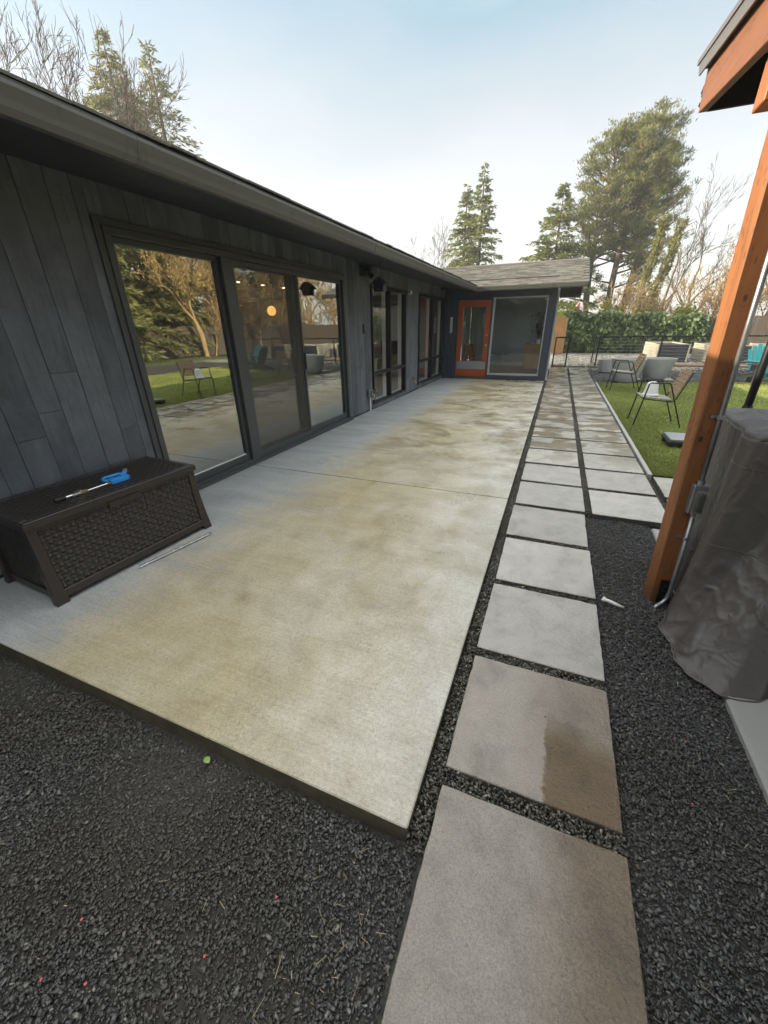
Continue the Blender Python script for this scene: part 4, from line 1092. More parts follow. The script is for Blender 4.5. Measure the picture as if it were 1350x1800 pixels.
def rafter(x, w=.04, h=.20):
    MB().hexa([(x, YL, roofz(YL)), (x + w, YL, roofz(YL)), (x + w, YH, roofz(YH)), (x, YH, roofz(YH))],
              [(x, YL, roofz(YL) + h), (x + w, YL, roofz(YL) + h), (x + w, YH + .04, roofz(YH) + h + .005), (x, YH + .04, roofz(YH) + h + .005)]).build('rafter', 'cedar_y', sh, .003)
rafter(.545); 
for i in range(1, 8): rafter(.545 + .262 + (i - 1) * .50, .04, .19)
MB().hexa([(.585, YH - .028, roofz(YH) - .004), (4.4, YH - .028, roofz(YH) - .004), (4.4, YH - .002, roofz(YH) - .002), (.585, YH - .002, roofz(YH) - .002)],
          [(.585, YH - .028, roofz(YH) + .19), (4.4, YH - .028, roofz(YH) + .19), (4.4, YH - .002, roofz(YH) + .192), (.585, YH - .002, roofz(YH) + .192)]).build('fascia', 'dark_deck', sh)
MB().hexa([(.52, YL - .05, roofz(YL) + .195), (4.45, YL - .05, roofz(YL) + .195), (4.45, YH + .06, roofz(YH + .06) + .199), (.52, YH + .06, roofz(YH + .06) + .199)],
          [(.52, YL - .05, roofz(YL) + .225), (4.45, YL - .05, roofz(YL) + .225), (4.45, YH + .06, roofz(YH + .06) + .229), (.52, YH + .06, roofz(YH + .06) + .229)]).build('roof_deck', 'dark_deck', sh)
m = MB()
m.hexa([(.515, YL - .06, roofz(YL) + .175), (.523, YL - .06, roofz(YL) + .175), (.523, YH + .085, roofz(YH) + .192), (.515, YH + .085, roofz(YH) + .192)],
       [(.505, YL - .06, roofz(YL) + .25), (.523, YL - .06, roofz(YL) + .25), (.523, YH + .095, roofz(YH) + .255), (.505, YH + .095, roofz(YH) + .255)])
m.build('edge_flashing', 'flash', sh)
MB().hexa([(.50, YL - .06, roofz(YL) + .228), (4.5, YL - .06, roofz(YL) + .228), (4.5, YH + .12, roofz(YH + .12) + .232), (.50, YH + .12, roofz(YH + .12) + .232)],
          [(.50, YL - .06, roofz(YL) + .256), (4.5, YL - .06, roofz(YL) + .256), (4.5, YH + .12, roofz(YH + .12) + .258), (.50, YH + .12, roofz(YH + .12) + .258)]).build('roof_sheet', 'flash', sh)
bko = pbox(MB(), .034, PW + .004, -.007, -.001, ZG, .115).build('post_bracket', 'black', sh, .001)
for i in range(3):
    MB().tube([PQ(.066, -.007, .00 + i * .035), PQ(.066, -.016, .00 + i * .035)], .009, 6).build('bolt', 'black', bko)
hk = MB().tube([(.56, YH + .02, roofz(YH) + .13), (.555, YH + .045, roofz(YH) + .13), (.55, YH + .052, roofz(YH) + .10)], .009, 6)
hk.box((.546, YH + .015, roofz(YH) + .085), (.574, YH + .05, roofz(YH) + .12)); hk.build('light_hook', 'black', sh)
MB().tube([(.55, YH + .02, roofz(YH) + .05), (.55, YH + .04, roofz(YH) + .045)], .008, 6).build('light_hook', 'black', sh)
# conduit and outlet box on the post
cd = thing('power_conduit', 'grey steel conduit with a clear-covered outlet box running up the timber post', 'conduit', (.85, 2.46, ZG))
vc = -.020
MB().tube([PQ(.080, vc, roofz(2.4) - .16), PQ(.080, vc, .755)], .0125, 12).build('upper_conduit', 'galv', cd, smooth=True)
MB().tube([PQ(.080, vc, .775), PQ(.080, vc, .748)], .0185, 12).build('connector', 'galv', cd)
pbox(MB(), .046, .116, -.044, -.002, .585, .750).build('box', 'galv', cd, .003)
pbox(MB(), .054, .118, -.098, -.045, .575, .725).build('cover', 'clear', cd, .016, seg=2)
pbox(MB(), .066, .108, -.050, -.0455, .60, .715).build('receptacle', 'rubber', cd)
pts = [PQ(.090, vc, .588), PQ(.090, vc, .10), PQ(.088, vc - .002, .045), PQ(.078, vc - .008, .0), PQ(.056, vc - .02, -.028), PQ(.028, vc - .035, -.042), PQ(.004, vc - .05, -.052)]
MB().tube(pts, .0125, 12).build('lower_conduit', 'galv', cd, smooth=True)
for z in (1.11, .42):
    uu = .090 if z < .5 else .080
    c = MB().tube([PQ(uu, vc, z - .008), PQ(uu, vc, z + .008)], .0165, 12); pbox(c, .042, .072, -.006, -.0005, z - .007, z + .007); c.build('pipe_strap', 'galv', cd)

# covered furniture
cvr = thing('furniture_cover', 'crumpled dark grey waterproof cover draped over furniture beside the timber post', 'cover', (1.4, 2.3, ZG))
cen = (1.42, 2.36)
poly_b = [(.835, 2.365), (.805, 2.20), (.800, 1.95), (.84, 1.84), (.95, 1.78), (1.5, 1.72), (2.2, 1.72), (2.25, 2.4), (2.2, 3.1), (1.4, 3.15), (.96, 3.1), (.93, 2.64), (.925, 2.46), (.88, 2.40)]
poly_t = [(.900, 2.40), (.905, 2.35), (.92, 2.31), (.95, 2.29), (1.10, 2.28), (1.5, 2.28), (2.1, 2.29), (2.15, 2.6), (2.1, 3.06), (1.4, 3.10), (.97, 3.06), (.93, 2.64), (.925, 2.50), (.905, 2.43)]
def ray_poly(poly, a):
    d = (math.cos(a), math.sin(a)); best = 0
    for (p, q) in zip(poly, poly[1:] + poly[:1]):
        ex, ey = q[0] - p[0], q[1] - p[1]; det = d[0] * -ey + d[1] * ex
        if abs(det) < 1e-9: continue
        wx, wy = p[0] - cen[0], p[1] - cen[1]
        t = (wx * -ey + wy * ex) / det; u = (d[0] * wy - d[1] * wx) / det
        if t > 0 and -1e-6 <= u <= 1 + 1e-6: best = max(best, t)
    return best
NA, NZ = 560, 170; ZTOP = 1.09
# more columns on the side that shows
aa = np.linspace(0, 2 * np.pi, NA, endpoint=False); aa = aa + .55 * np.sin(aa - math.pi * .12) * -1 * 0
rb = np.array([ray_poly(poly_b, a) for a in aa]); rt = np.array([ray_poly(poly_t, a) for a in aa])
def sm_(r_, k=3):
    for _ in range(k): r_ = (np.roll(r_, 1) + 2 * r_ + np.roll(r_, -1)) / 4
    return r_
rb, rt = sm_(rb, 3), sm_(rt, 3)
V = []
for j in range(NZ + 1):
    t = j / NZ
    if t < .80:
        s = t / .80; z = ZG + .030 + s * (ZTOP - .07 - ZG); k = s ** .75; shrink = 1.; top = 0.
    else:
        s = (t - .80) / .20; k = 1.; 
        z = ZTOP - .05 + .05 * math.sin(min(1., s * 3.) * math.pi / 2) + .015 * s; shrink = 1 - max(0., (s - .10)) / .90 * .995; shrink = min(1., shrink) - .02 * min(1, s * 8); top = s
    for i in range(NA):
        a = aa[i]
        rr = (rb[i] * (1 - k) + rt[i] * k) * max(shrink, .004)
        x = cen[0] + rr * math.cos(a); y = cen[1] + rr * math.sin(a)
        if top < .3:
            # big folds running down the front and a deep crease
            fold = .024 * math.sin(a * 19 + 2.2 * z + 1.5 * math.sin(z * 5)) * (1 - k * .75)
            g = a - math.pi * (1.305 + .055 * (1 - t / .8))
            crease = -.13 * math.exp(-(g / .055) ** 2) * min(1., max(0., (.93 - z) / .3)) 
            bul = .05 * math.exp(-((g - .20) / .16) ** 2) * math.exp(-((z - .45) / .28) ** 2)
            wr = .034 * fbm((x * 3.4 + z * 1.4, y * 3.4, z * 1.1), 2) + .045 * max(0., .22 - abs(fbm((x * 4.5 + z * 2.2, y * 4.5, z * 2.0 + 4), 2))) + .012 * max(0., .25 - abs(fbm((x * 13 + z * 5, y * 13 - z * 4, z * 5), 2)))
            front = max(0., min(1., (2.37 - y) / .1 + .0))
            dr = fold * .6 + crease + bul + wr
            if not (y > 2.30 and x < 1.0): x += dr * math.cos(a); y += dr * math.sin(a)
            else: x += abs(dr) * .15; 
            z2 = z + .006 * fbm((x * 8, y * 8, z * 8 + 9), 2) * (1 if j > 0 else 0)
            V.append((x, y, z2))
        else:
            V.append((x, y, z + .014 * fbm((x * 6, y * 9, 2.), 4) - .02 * abs(fbm((x * 3, y * 3, 7.), 2))))
V = np.array(V) - np.array([1.4, 2.3, ZG])
idx = np.arange((NZ + 1) * NA).reshape(NZ + 1, NA)
F = np.stack([idx[:-1].ravel(), np.roll(idx, -1, 1)[:-1].ravel(), np.roll(idx, -1, 1)[1:].ravel(), idx[1:].ravel()], 1)
link('cloth', mesh_np('cloth', V, F, MT['cover'], True), cvr)
hem = []
for i in range(NA):
    p = V[i] + np.array([1.4, 2.3, ZG]); hem.append((float(p[0]), float(p[1]), float(p[2]) + .004))
MB().tube(hem + hem[:1], .006, 5, False).build('hem', 'cover', cvr)
for (jj, i0, i1) in ((66, 270, 420), (118, 265, 420)):
    sp_ = [tuple(V[jj * NA + i] * np.array([1., 1., 1.]) + np.array([1.4, 2.3, ZG])) for i in range(i0, i1)]
    MB().tube(sp_, .0035, 5, False).build('seam', 'cover', cvr)
um = thing('umbrella_pole', 'black metal pole rising behind the grey furniture cover', 'pole', (1.205, 3.30, 0))
MB().tube([(1.205, 3.30, 0.0), (1.205, 3.30, 2.60)], .022, 14).build('tube', 'black', um, smooth=True)
MB().tube([(1.205, 3.30, .0), (1.205, 3.30, .03)], .12, 20).build('base_plate', 'black', um)
MB().tube([(1.205, 3.30, .80), (1.205, 3.30, 1.02), (1.205, 3.30, 1.05)], [.032, .032, .024], 14).build('collar', 'black', um)

# ================================================================== GARDEN FURNITURE
def arm_chair():
    c = thing('slat_armchair', None, 'chair', (0, 0, 0), 'slatted metal armchairs on the turf')
    # local: faces -x, width along y (half .24), seat height .44
    for s in (-1, 1):
        y = s * .25
        MB().tube([(-.33, y, .0), (-.245, y, .655), (-.225, y, .675), (.03, y, .675), (.05, y, .655), (.33, y, .0)], .011, 8).build('side_frame', 'black', c)
        MB().tube([(-.275, y * .98, .43), (.125, y * .98, .395), (.16, y * .98, .42), (.30, y * .98, .84)], .010, 8).build('back_frame', 'black', c)
    MB().tube([(-.27, -.245, .43), (-.27, .245, .43)], .009, 8).build('seat_rail', 'black', c)
    MB().tube([(.125, -.245, .395), (.125, .245, .395)], .009, 8).build('seat_rail', 'black', c)
    for i in range(6):
        x = -.265 + i * .072; z = .445 - (i * .072) * .0875 * .95
        m = MB().box((x - .029, -.235, z - .002), (x + .029, .235, z + .016)); m.build('seat_slat', 'slat_grey', c, .004)
    for i in range(6):
        k = .22 + i * .145; p = Vector((.16, 0, .42)).lerp(Vector((.30, 0, .84)), min(k, 1.02))
        d = Vector((.14, 0, .42)).normalized(); nrm = Vector((-d.z, 0, d.x))
        a = p + nrm * .014
        m = MB().hexa([a - d * .028 + Vector((0, -.24, 0)), a - d * .028 + nrm * .015 + Vector((0, -.24, 0)), a - d * .028 + nrm * .015 + Vector((0, .24, 0)), a - d * .028 + Vector((0, .24, 0))],
                      [a + d * .028 + Vector((0, -.24, 0)), a + d * .028 + nrm * .015 + Vector((0, -.24, 0)), a + d * .028 + nrm * .015 + Vector((0, .24, 0)), a + d * .028 + Vector((0, .24, 0))])
        m.build('back_slat', 'slat', c, .003)
    return c
c1 = arm_chair(); c2 = copy_tree(c1)
c1['label'] = 'black metal armchair with wooden slats holding a white container on its seat'
c2['label'] = 'empty black metal armchair with wooden slats beside the concrete planters'
c1.location = (1.675, 7.84, .004); c1.rotation_euler = (0, 0, R(2))
c2.location = (1.69, 11.95, .004); c2.rotation_euler = (0, 0, R(4))
wc = thing('plastic_container', 'white tapered plastic container upside down on the slatted chair seat', 'container', (1.53, 7.82, .455))
MB().lathe([(.0, 0), (.122, 0), (.122, .022), (.108, .03), (.078, .19), (.06, .205), (.0, .205)], (1.53, 7.82, .458), 28).build('body', 'plastic_white', wc, smooth=False)
MB().tube([(1.53, 7.82, .66), (1.53, 7.82, .672)], .045, 18).build('base_ring', 'plastic_white', wc)
MB().box((1.60, 7.80, .50), (1.625, 7.84, .60)).build('tab', 'rubber', wc, .004)
sb = thing('step_block', 'black plastic step block with grey top lying on the turf', 'step', (1.80, 6.50, .0))
MB().box((1.60, 6.28, .075), (2.12, 6.72, .115)).build('top_panel', 'galv', sb, .015, seg=2)
MB().box((1.585, 6.265, .045), (2.135, 6.735, .082)).build('rim', 'rubber', sb, .012, seg=2)
for (x, y) in ((1.60, 6.275), (1.60, 6.60), (2.0, 6.275), (2.0, 6.60), (1.80, 6.275), (1.80, 6.60)):
    MB().box((x, y, .004), (x + .11, y + .115, .05)).build('foot', 'rubber', sb, .012, seg=2)
def bowl(x, y, r0, r1, h, lab, name='planter_bowl'):
    t = thing(name, lab, 'planter', (x, y, ZG), 'round concrete planters')
    prof = [(.0, 0), (r0 * .8, 0), (r0, .03)] + [(r0 + (r1 - r0) * (k / 6) ** .75, .03 + (h - .03) * k / 6) for k in range(1, 7)] + [(r1 - .035, h), (r1 - .06, h - .08), (.0, h - .08)]
    MB().lathe(prof, (x, y, ZG + .004), 40).build('bowl', 'planter', t, smooth=False)
    MB().tube([(x, y, ZG + h - .081), (x, y, ZG + h - .06)], r1 - .062, 32).build('soil', 'soil', t)
bowl(1.98, 13.95, .28, .45, .66, 'round concrete planter right behind the empty slatted chair')
bowl(2.83, 14.55, .26, .46, .64, 'tapered concrete planter standing between chair and raised beds')
bowl(1.72, 16.7, .26, .30, .44, 'small pale concrete planter near the black railing')

def adirondack(colr, lab, x, y, rz):
    c = thing('adirondack_chair', lab, 'chair', (0, 0, 0), 'adirondack chairs behind the turf')
    # local: faces -y
    for i in range(5):
        xx = -.22 + i * .11; top = 1.0 - .045 * abs(i - 2) ** 1.6
        p0, p1 = Vector((xx, .20, .30)), Vector((xx * 1.16, .20 + .33 * (top - .30) / .7 * .9, top))
        MB().bar(p0, p1, .107, .02, (0, -1, .4)).build('back_slat', colr, c, .006)
    for i in range(5): MB().bar((-.27, -.30 + i * .105, .385 - i * .022), (.27, -.30 + i * .105, .385 - i * .022), .092, .022).build('seat_slat', colr, c, .005)
    for s in (-1, 1):
        MB().bar((s * .33, -.36, .575), (s * .31, .36, .575), .13, .024).build('arm', colr, c, .006)
        MB().box((s * .27 - .018, -.34, .0), (s * .27 + .018, -.22, .562)).build('front_leg', colr, c, .005)
        MB().bar((s * .235, -.34, .37), (s * .235, .62, .06), .030, .12).build('back_leg', colr, c, .005)
        MB().bar((s * .30, -.28, .42), (s * .30, -.28, .56), .02, .09).build('arm_bracket', colr, c, .004)
    MB().bar((-.30, .335, .56), (.30, .335, .56), .05, .03).build('back_rail', colr, c, .004)
    MB().bar((-.25, -.345, .36), (.25, -.345, .36), .024, .12).build('front_apron', colr, c, .004)
    c.location = (x, y, ZG); c.rotation_euler = (0, 0, R(rz)); return c
adirondack('teal', 'teal adirondack chair with slatted back beside the gravel', 5.45, 14.75, 14)
adirondack('charcoal', 'charcoal grey adirondack chair next to the teal one', 4.72, 14.05, 84)

# raised beds of ribbed steel behind the railing
def raised_bed(x0, x1, y0, y1, h, lab):
    t = thing('raised_bed', lab, 'raised bed', ((x0 + x1) / 2, (y0 + y1) / 2, ZG), 'ribbed raised garden beds')
    n = 8; 
    def side(fn, d0, d1, nm, mt='bed'):
        prof = []
        for k in range(n):
            z0 = ZG + .02 + k * (h - .02) / n; dz = (h - .02) / n
            prof += [(.022, z0 + dz * .12), (.022, z0 + dz * .62), (.0, z0 + dz * .72), (.0, z0 + dz * 1.0)]
        outer = prof; inner = [(-.02, z) for (_, z) in reversed(prof)]
        MB().prism(outer + inner, fn, d0, d1).build(nm, mt, t)
    side(lambda u, v, d: Vector((x0 - u, d, v)), y0 + .03, y1 - .03, 'ribbed_side'); side(lambda u, v, d: Vector((x1 + u, d, v)), y0 + .03, y1 - .03, 'ribbed_side')
    side(lambda u, v, d: Vector((d, y0 - u, v)), x0 + .03, x1 - .03, 'ribbed_end', 'charcoal'); side(lambda u, v, d: Vector((d, y1 + u, v)), x0 + .03, x1 - .03, 'ribbed_end')  # near end gets a dark material in place of the shade on it
    for (xx, yy) in ((x0, y0), (x1, y0), (x0, y1), (x1, y1)): MB().tube([(xx, yy, ZG), (xx, yy, ZG + h + .01)], .035, 10).build('corner_trim', 'bed', t)
    B((x0 + .021, y0 + .021, ZG), (x1 - .021, y1 - .021, ZG + h - .06)).build('soil', 'soil', t)
raised_bed(4.15, 5.30, 22.0, 25.2, .72, 'ribbed cream raised bed closest to the round planters')
raised_bed(5.95, 7.1, 20.9, 24.0, .70, 'ribbed cream raised bed partly hidden by the timber post')
raised_bed(7.9, 9.0, 20.6, 23.6, .70, 'ribbed cream raised bed behind the adirondack chairs')
for (x0, x1, y, lab) in ((3.4, 6.2, 19.6, 'low pale landscape timber edging in front of the raised beds'), (6.25, 9.0, 19.5, 'low pale landscape timber behind the adirondack chairs')):
    o = B((x0, y, ZG), (x1, y + .14, ZG + .11)).build('landscape_timber', 'timber', loc=((x0 + x1) / 2, y, ZG), bevel=.01); tag(o, lab, 'timber')

# railings
def railing(name, pts, posts, lab, cables=8, low=.06):
    t = thing(name, lab, 'railing', (pts[0][0], pts[0][1], ZG))
    zt = 1.065
    for (p, q) in zip(pts[:-1], pts[1:]):
        MB().bar((p[0], p[1], zt), (q[0], q[1], zt), .06, .05).build('top_rail', 'black', t)
        MB().bar((p[0], p[1], low), (q[0], q[1], low), .03, .025).build('bottom_rail', 'black', t)
        for k in range(cables):
            z = .14 + k * (zt - .2) / cables
            MB().tube([(p[0], p[1], z), (q[0], q[1], z)], .003, 5).build('cable', 'galv', t)
    for (x, y) in posts: B((x - .024, y - .024, ZG - .02), (x + .024, y + .024, zt)).build('post', 'black', t)
railing('cable_railing', [(1.47, 20.6), (1.47, 18.5), (9.0, 18.5)], [(1.47, 18.5), (1.47, 20.6), (3.55, 18.5), (5.4, 18.5), (7.2, 18.5), (9., 18.5)], 'long black cable railing behind the concrete planters')
railing('gate_railing', [(-.10, 17.9), (.38, 18.15)], [(-.10, 17.9), (.38, 18.15)], 'short black railing panel at the corner of the wing', 0)

# little things on the ground
wp = thing('plastic_peg', 'small white plastic peg lying on the dark gravel by the pavers', 'plastic peg', (.55, 2.33, ZG + .02))
MB().tube([(.502, 2.35, ZG + .036), (.53, 2.345, ZG + .038), (.575, 2.325, ZG + .036), (.612, 2.315, ZG + .032)], [.010, .0115, .010, .006], 8).build('shaft', 'plastic_white', wp, smooth=True)
MB().tube([(.500, 2.345, ZG + .030), (.512, 2.365, ZG + .045)], .010, 8).build('head', 'plastic_white', wp)
def leaf(x, y, z, s, mat, name, lab, cat, grp=None, rz=0.):
    m = MB(); n = 6; vs = []
    for i in range(n + 1):
        u = i / n; w = math.sin(u * math.pi) ** .8 * .36 + .01
        zz = .10 * math.sin(u * 3.) 
        vs += [(-w, u - .5, zz + .12 * w), (0, u - .5, zz), (w, u - .5, zz + .12 * w)]
    fs = []
    for i in range(n): fs += [(i * 3, i * 3 + 1, i * 3 + 4, i * 3 + 3), (i * 3 + 1, i * 3 + 2, i * 3 + 5, i * 3 + 4)]
    m.add([Vector(v) * s for v in vs], fs)
    o = m.build(name, mat); o.location = (x, y, z); o.rotation_euler = (random.uniform(-.2, .2), random.uniform(-.2, .2), rz)
    sm = o.modifiers.new('t', 'SOLIDIFY'); sm.thickness = s * .02
    tag(o, lab, cat, grp); return o
leaf(-1.07, .645, ZG + .028, .035, 'leaf_fresh', 'green_leaf', 'fresh green leaf lying on gravel below the slab edge', 'leaf', rz=1.2)
leaf(-2.15, .40, ZG + .028, .06, 'litter', 'dry_leaf', 'pale dry leaf on dark soil near the slab', 'leaf', 'dry leaves on the gravel', rz=.4)
leaf(-2.02, .36, ZG + .028, .05, 'litter', 'dry_leaf', 'pale dry leaf on dark soil near the slab', 'leaf', 'dry leaves on the gravel', rz=2.4)
for (x, y) in ((-1.06, .14), (-.92, .06), (-.66, .22), (-1.04, .02), (-.55, .40), (.74, 1.45), (.70, 1.18)):
    leaf(x, y, ZG + .026, .009, 'petal', 'pink_bud', 'tiny pink bud dropped on the dark gravel', 'bud', 'pink buds on the gravel', random.random() * 6)

# ================================================================== PLANTS
def frond_mesh(name, P, D, L, W, mat, up=None, bend=.25):
    """leaf-like sprays: 2 triangles forming a slim folded diamond at P along D"""
    n = len(P)
    D = D / np.linalg.norm(D, axis=1, keepdims=True)
    r = rng.standard_normal((n, 3)); S = np.cross(D, r); S /= np.linalg.norm(S, axis=1, keepdims=True) + 1e-9
    N_ = np.cross(D, S)
    tip = P + D * L[:, None] - np.array([0, 0, 1]) * (bend * L * .3)[:, None]
    mid = P + D * (L * .45)[:, None]
    V = np.stack([P, mid + S * W[:, None] + N_ * (W * .25)[:, None], tip, mid - S * W[:, None] + N_ * (W * .25)[:, None]], 1).reshape(-1, 3)
    return mesh_np(name, V, np.arange(n * 4).reshape(-1, 4), mat)
def trunk_mesh(pts, rad, n=8, mat='bark'):
    return MB().tube(pts, rad, n).mesh('trunk', MT[mat], Vector((0, 0, 0)), 0, True)
def conifer(h, r, nbr, per, seed, base=.1, mat='needle', droop=.25, spray=.30, open_=.0, pw=1.0):
    rg = np.random.default_rng(seed)
    t = np.sort(rg.random(nbr) ** .85); t = base + (1 - base) * t
    az = np.arange(nbr) * 2.399 + rg.normal(0, .5, nbr)
    L = r * np.clip((1 - t) / (1 - base), .02, 1) ** pw * (.50 + .62 * rg.random(nbr)) + .12
    P = []; D = []; Ls = []
    tw = MB()
    for i in range(nbr):
        k = max(6, int(per * (L[i] / r) ** .8)); s = rg.random(k) ** .7
        dirh = np.array([math.cos(az[i]), math.sin(az[i]), 0]); side = np.array([-dirh[1], dirh[0], 0])
        rise = .35 * (t[i] - .35)
        z = t[i] * h + L[i] * (rise * s - droop * s ** 2 + .10 * s ** 3)
        spread = (.10 + .22 * s * (1 - .55 * s)) * L[i]
        off = rg.normal(0, 1, k) * spread * .55
        p = dirh[None] * (s * L[i])[:, None] + side[None] * off[:, None]; p[:, 2] += z + rg.normal(0, .05, k) * L[i] * .5 - np.abs(off) * .15
        d = dirh[None] * .75 + side[None] * (np.sign(off) * .55 + rg.normal(0, .35, k))[:, None] + np.array([0, 0, 1])[None] * (rg.normal(-.12, .35, k))[:, None]
        P.append(p); D.append(d); Ls.append(spray * (.55 + .7 * rg.random(k)) * (.6 + .4 * (1 - t[i])))
        if i % 2 == 0 or L[i] > .5 * r:
            e_ = dirh * L[i] * .85
            tw.tube([(0, 0, t[i] * h), (e_[0] * .5, e_[1] * .5, t[i] * h + L[i] * (rise * .5 - droop * .2)), (e_[0], e_[1], t[i] * h + L[i] * (rise * .85 - droop * .6))], [.035 * (1 - t[i]) + .01, .02, .006], 3, False)
    P = np.concatenate(P); D = np.concatenate(D); Ls = np.concatenate(Ls)
    crown = frond_mesh('crown', P, D, Ls, Ls * .14, MT[mat])
    tk = MB().tube([(0, 0, -.2), (0, 0, h * .3), (.03, .02, h * .65), (0, 0, h)], [h * .020, h * .016, h * .009, .012], 8)
    tk.v += []; 
    b = len(tk.v); tk.f += [tuple(i + b for i in f) for f in tw.f]; tk.v += tw.v
    return tk.mesh('trunk', MT['bark'], Vector((0, 0, 0)), 0, True), crown
def plant_tree(name, meshes, loc, lab, cat='tree', grp=None, rz=0., s=(1, 1, 1), names=('trunk', 'crown')):
    t = thing(name, lab, cat, loc, grp); t.rotation_euler = (0, 0, rz); t.scale = s
    for nm, me in zip(names, meshes): link(nm, me, t)
    return t
fir_a = conifer(13.2, 3.9, 190, 150, 11, .04, 'needle', .32, .46)
fir_b = conifer(12.3, 3.7, 180, 150, 12, .04, 'needle', .32, .46)
G1 = 'pair of firs behind the wing roof'
plant_tree('fir_tree', fir_a, (-7.5, 40, ZG), 'taller pointed fir of the pair behind the wing roof', grp=G1)
plant_tree('fir_tree', fir_b, (-9.0, 41, ZG), 'shorter pointed fir of the pair behind the wing roof', grp=G1, rz=1.)
fir_c = conifer(11.0, 4.2, 150, 160, 13, .08, 'needle', .16, .48, pw=.85)
plant_tree('fir_tree', fir_c, (-1.3, 39, ZG), 'broad dark fir standing left of the tall pines', grp='firs beyond the garden')
fir_d = conifer(15.4, 7.0, 240, 190, 14, .05, 'needle_grey', .36, .50)
fir_e = conifer(15.6, 7.4, 200, 140, 15, .05, 'needle_grey', .38, .46)
plant_tree('fir_tree', fir_d, (-24.0, 21.0, ZG), 'sunlit greyish fir rising above the long roof next to the bare tree', grp='firs behind the long roof')
plant_tree('fir_tree', fir_e, (-23.0, 22.9, ZG), 'darker slim fir rising above the long roof', grp='firs behind the long roof', rz=2.)

def pine(h, r, seed, lean=(0., 0.), nlimb=70, crown0=.34):
    rg = np.random.default_rng(seed); tw = MB()
    def axis(t): return np.array([lean[0] * t ** 1.5 + .25 * math.sin(t * 5 + seed), lean[1] * t ** 1.5, h * t])
    tw.tube([tuple(axis(k / 10)) for k in range(11)], [.30 * (1 - .09 * k) + .02 for k in range(11)], 8)
    P = []; D = []; Ls = []
    for i in range(nlimb):
        t = crown0 + (1 - crown0) * ((i + .5) / nlimb) ** .75
        az = i * 2.399 + rg.normal(0, .5); u = (t - crown0) / (1 - crown0)
        L = r * (math.sin(math.pi * min(1., .16 + .80 * u)) ** .7 * (.5 + .6 * rg.random()))
        if u < .25 and rg.random() < .45: continue
        d = np.array([math.cos(az), math.sin(az), .18 + .5 * u])
        p0 = axis(t); p1 = p0 + d * L * .6; p2 = p0 + d * L + np.array([0, 0, .12 * L])
        tw.tube([tuple(p0), tuple(p1), tuple(p2)], [.07 * (1 - u) + .03, .04, .012], 4, False)
        for c in range(3 + int(L * 2.2)):
            q = p0 + (p2 - p0) * rg.uniform(.35, 1.05) + rg.normal(0, .22, 3) * np.array([1, 1, .6])
            k = 46
            dirs = rg.normal(0, 1, (k, 3)); dirs[:, 2] = np.abs(dirs[:, 2]) * .8 + .15
            dirs += (d * .8)[None]
            P.append(q[None] + rg.normal(0, .17, (k, 3)) * np.array([1, 1, .55])); D.append(dirs); Ls.append(.15 + .13 * rg.random(k))
    P = np.concatenate(P); D = np.concatenate(D); Ls = np.concatenate(Ls)
    return tw.mesh('trunk', MT['bark'], Vector((0, 0, 0)), 0, True), frond_mesh('crown', P, D, Ls, Ls * .12, MT['needle_pine'], bend=0.)
GP_ = 'tall pines beyond the ivy hedge'
plant_tree('pine_tree', pine(14.2, 3.3, 21, (.2, 0.), 100, .20), (1.7, 42.2, ZG), 'tall pine on the left of the group with open lower limbs', grp=GP_)
plant_tree('pine_tree', pine(14.7, 3.3, 22, (.2, .3), 104, .24), (3.6, 42, ZG), 'tallest pine of the group beyond the ivy hedge', grp=GP_)
plant_tree('pine_tree', pine(13.2, 2.9, 23, (.15, 0.), 90, .22), (4.9, 43.2, ZG), 'darker pine on the right of the group', grp=GP_)

def bare(h, seed, spread=.55, depth=6, r0=.16, n0=3, lean=(0, 0), mat='twig', twmin=.008, up=.25, leader=.8):
    rg = np.random.default_rng(seed); m = MB()
    def grow(p, d, L, r, lev):
        pts = [p]; dd = d.copy(); n = 4 if lev < 3 else 3
        for k in range(n):
            dd = dd + rg.normal(0, .13, 3) + np.array([0, 0, up * .12]); dd /= np.linalg.norm(dd); pts.append(pts[-1] + dd * L / n)
        rad = [r * (1 - .45 * k / n) for k in range(n + 1)]
        m.tube([tuple(q) for q in pts], rad, 6 if lev < 2 else (4 if lev < 4 else 3), False)
        if lev >= depth: return
        nc = 2 + (rg.random() < .55) + (1 if lev == 0 else 0) * (n0 - 2)
        for c in range(nc):
            k = n if c == 0 else rg.integers(max(1, n - 2), n + 1)
            a = rg.normal(0, 1, 3); a -= dd * a.dot(dd); a /= np.linalg.norm(a) + 1e-9
            w = spread * (.35 if c == 0 else 1.) * rg.uniform(.6, 1.3)
            nd = dd + a * w + np.array([0, 0, up * .4]); nd /= np.linalg.norm(nd)
            grow(pts[k], nd, L * rg.uniform(.62, .9) * (leader if c else .95), max(twmin, rad[k] * (.78 if c == 0 else .58)), lev + 1)
    d0 = np.array([lean[0], lean[1], 1.]); d0 /= np.linalg.norm(d0)
    grow(np.array([0, 0, -.1]), d0, h * .26, r0, 0)
    zmax = max(v.z for v in m.v); k = h / zmax
    for v in m.v: v *= k
    return m
def bare_tree(m, loc, lab, mat='twig', grp=None, rz=0., name='bare_tree'):
    t = thing(name, lab, 'tree', loc, grp); t.rotation_euler = (0, 0, rz)
    link('branches', m.mesh('branches', MT[mat], Vector((0, 0, 0)), 0, True), t); return t
GB = 'bare trees behind the long roof'
bare_tree(bare(13.6, 31, .52, 8, .20, 4, leader=.9), (-17.8, 10.6, ZG), 'tall leafless tree reaching highest above the long roof', grp=GB)
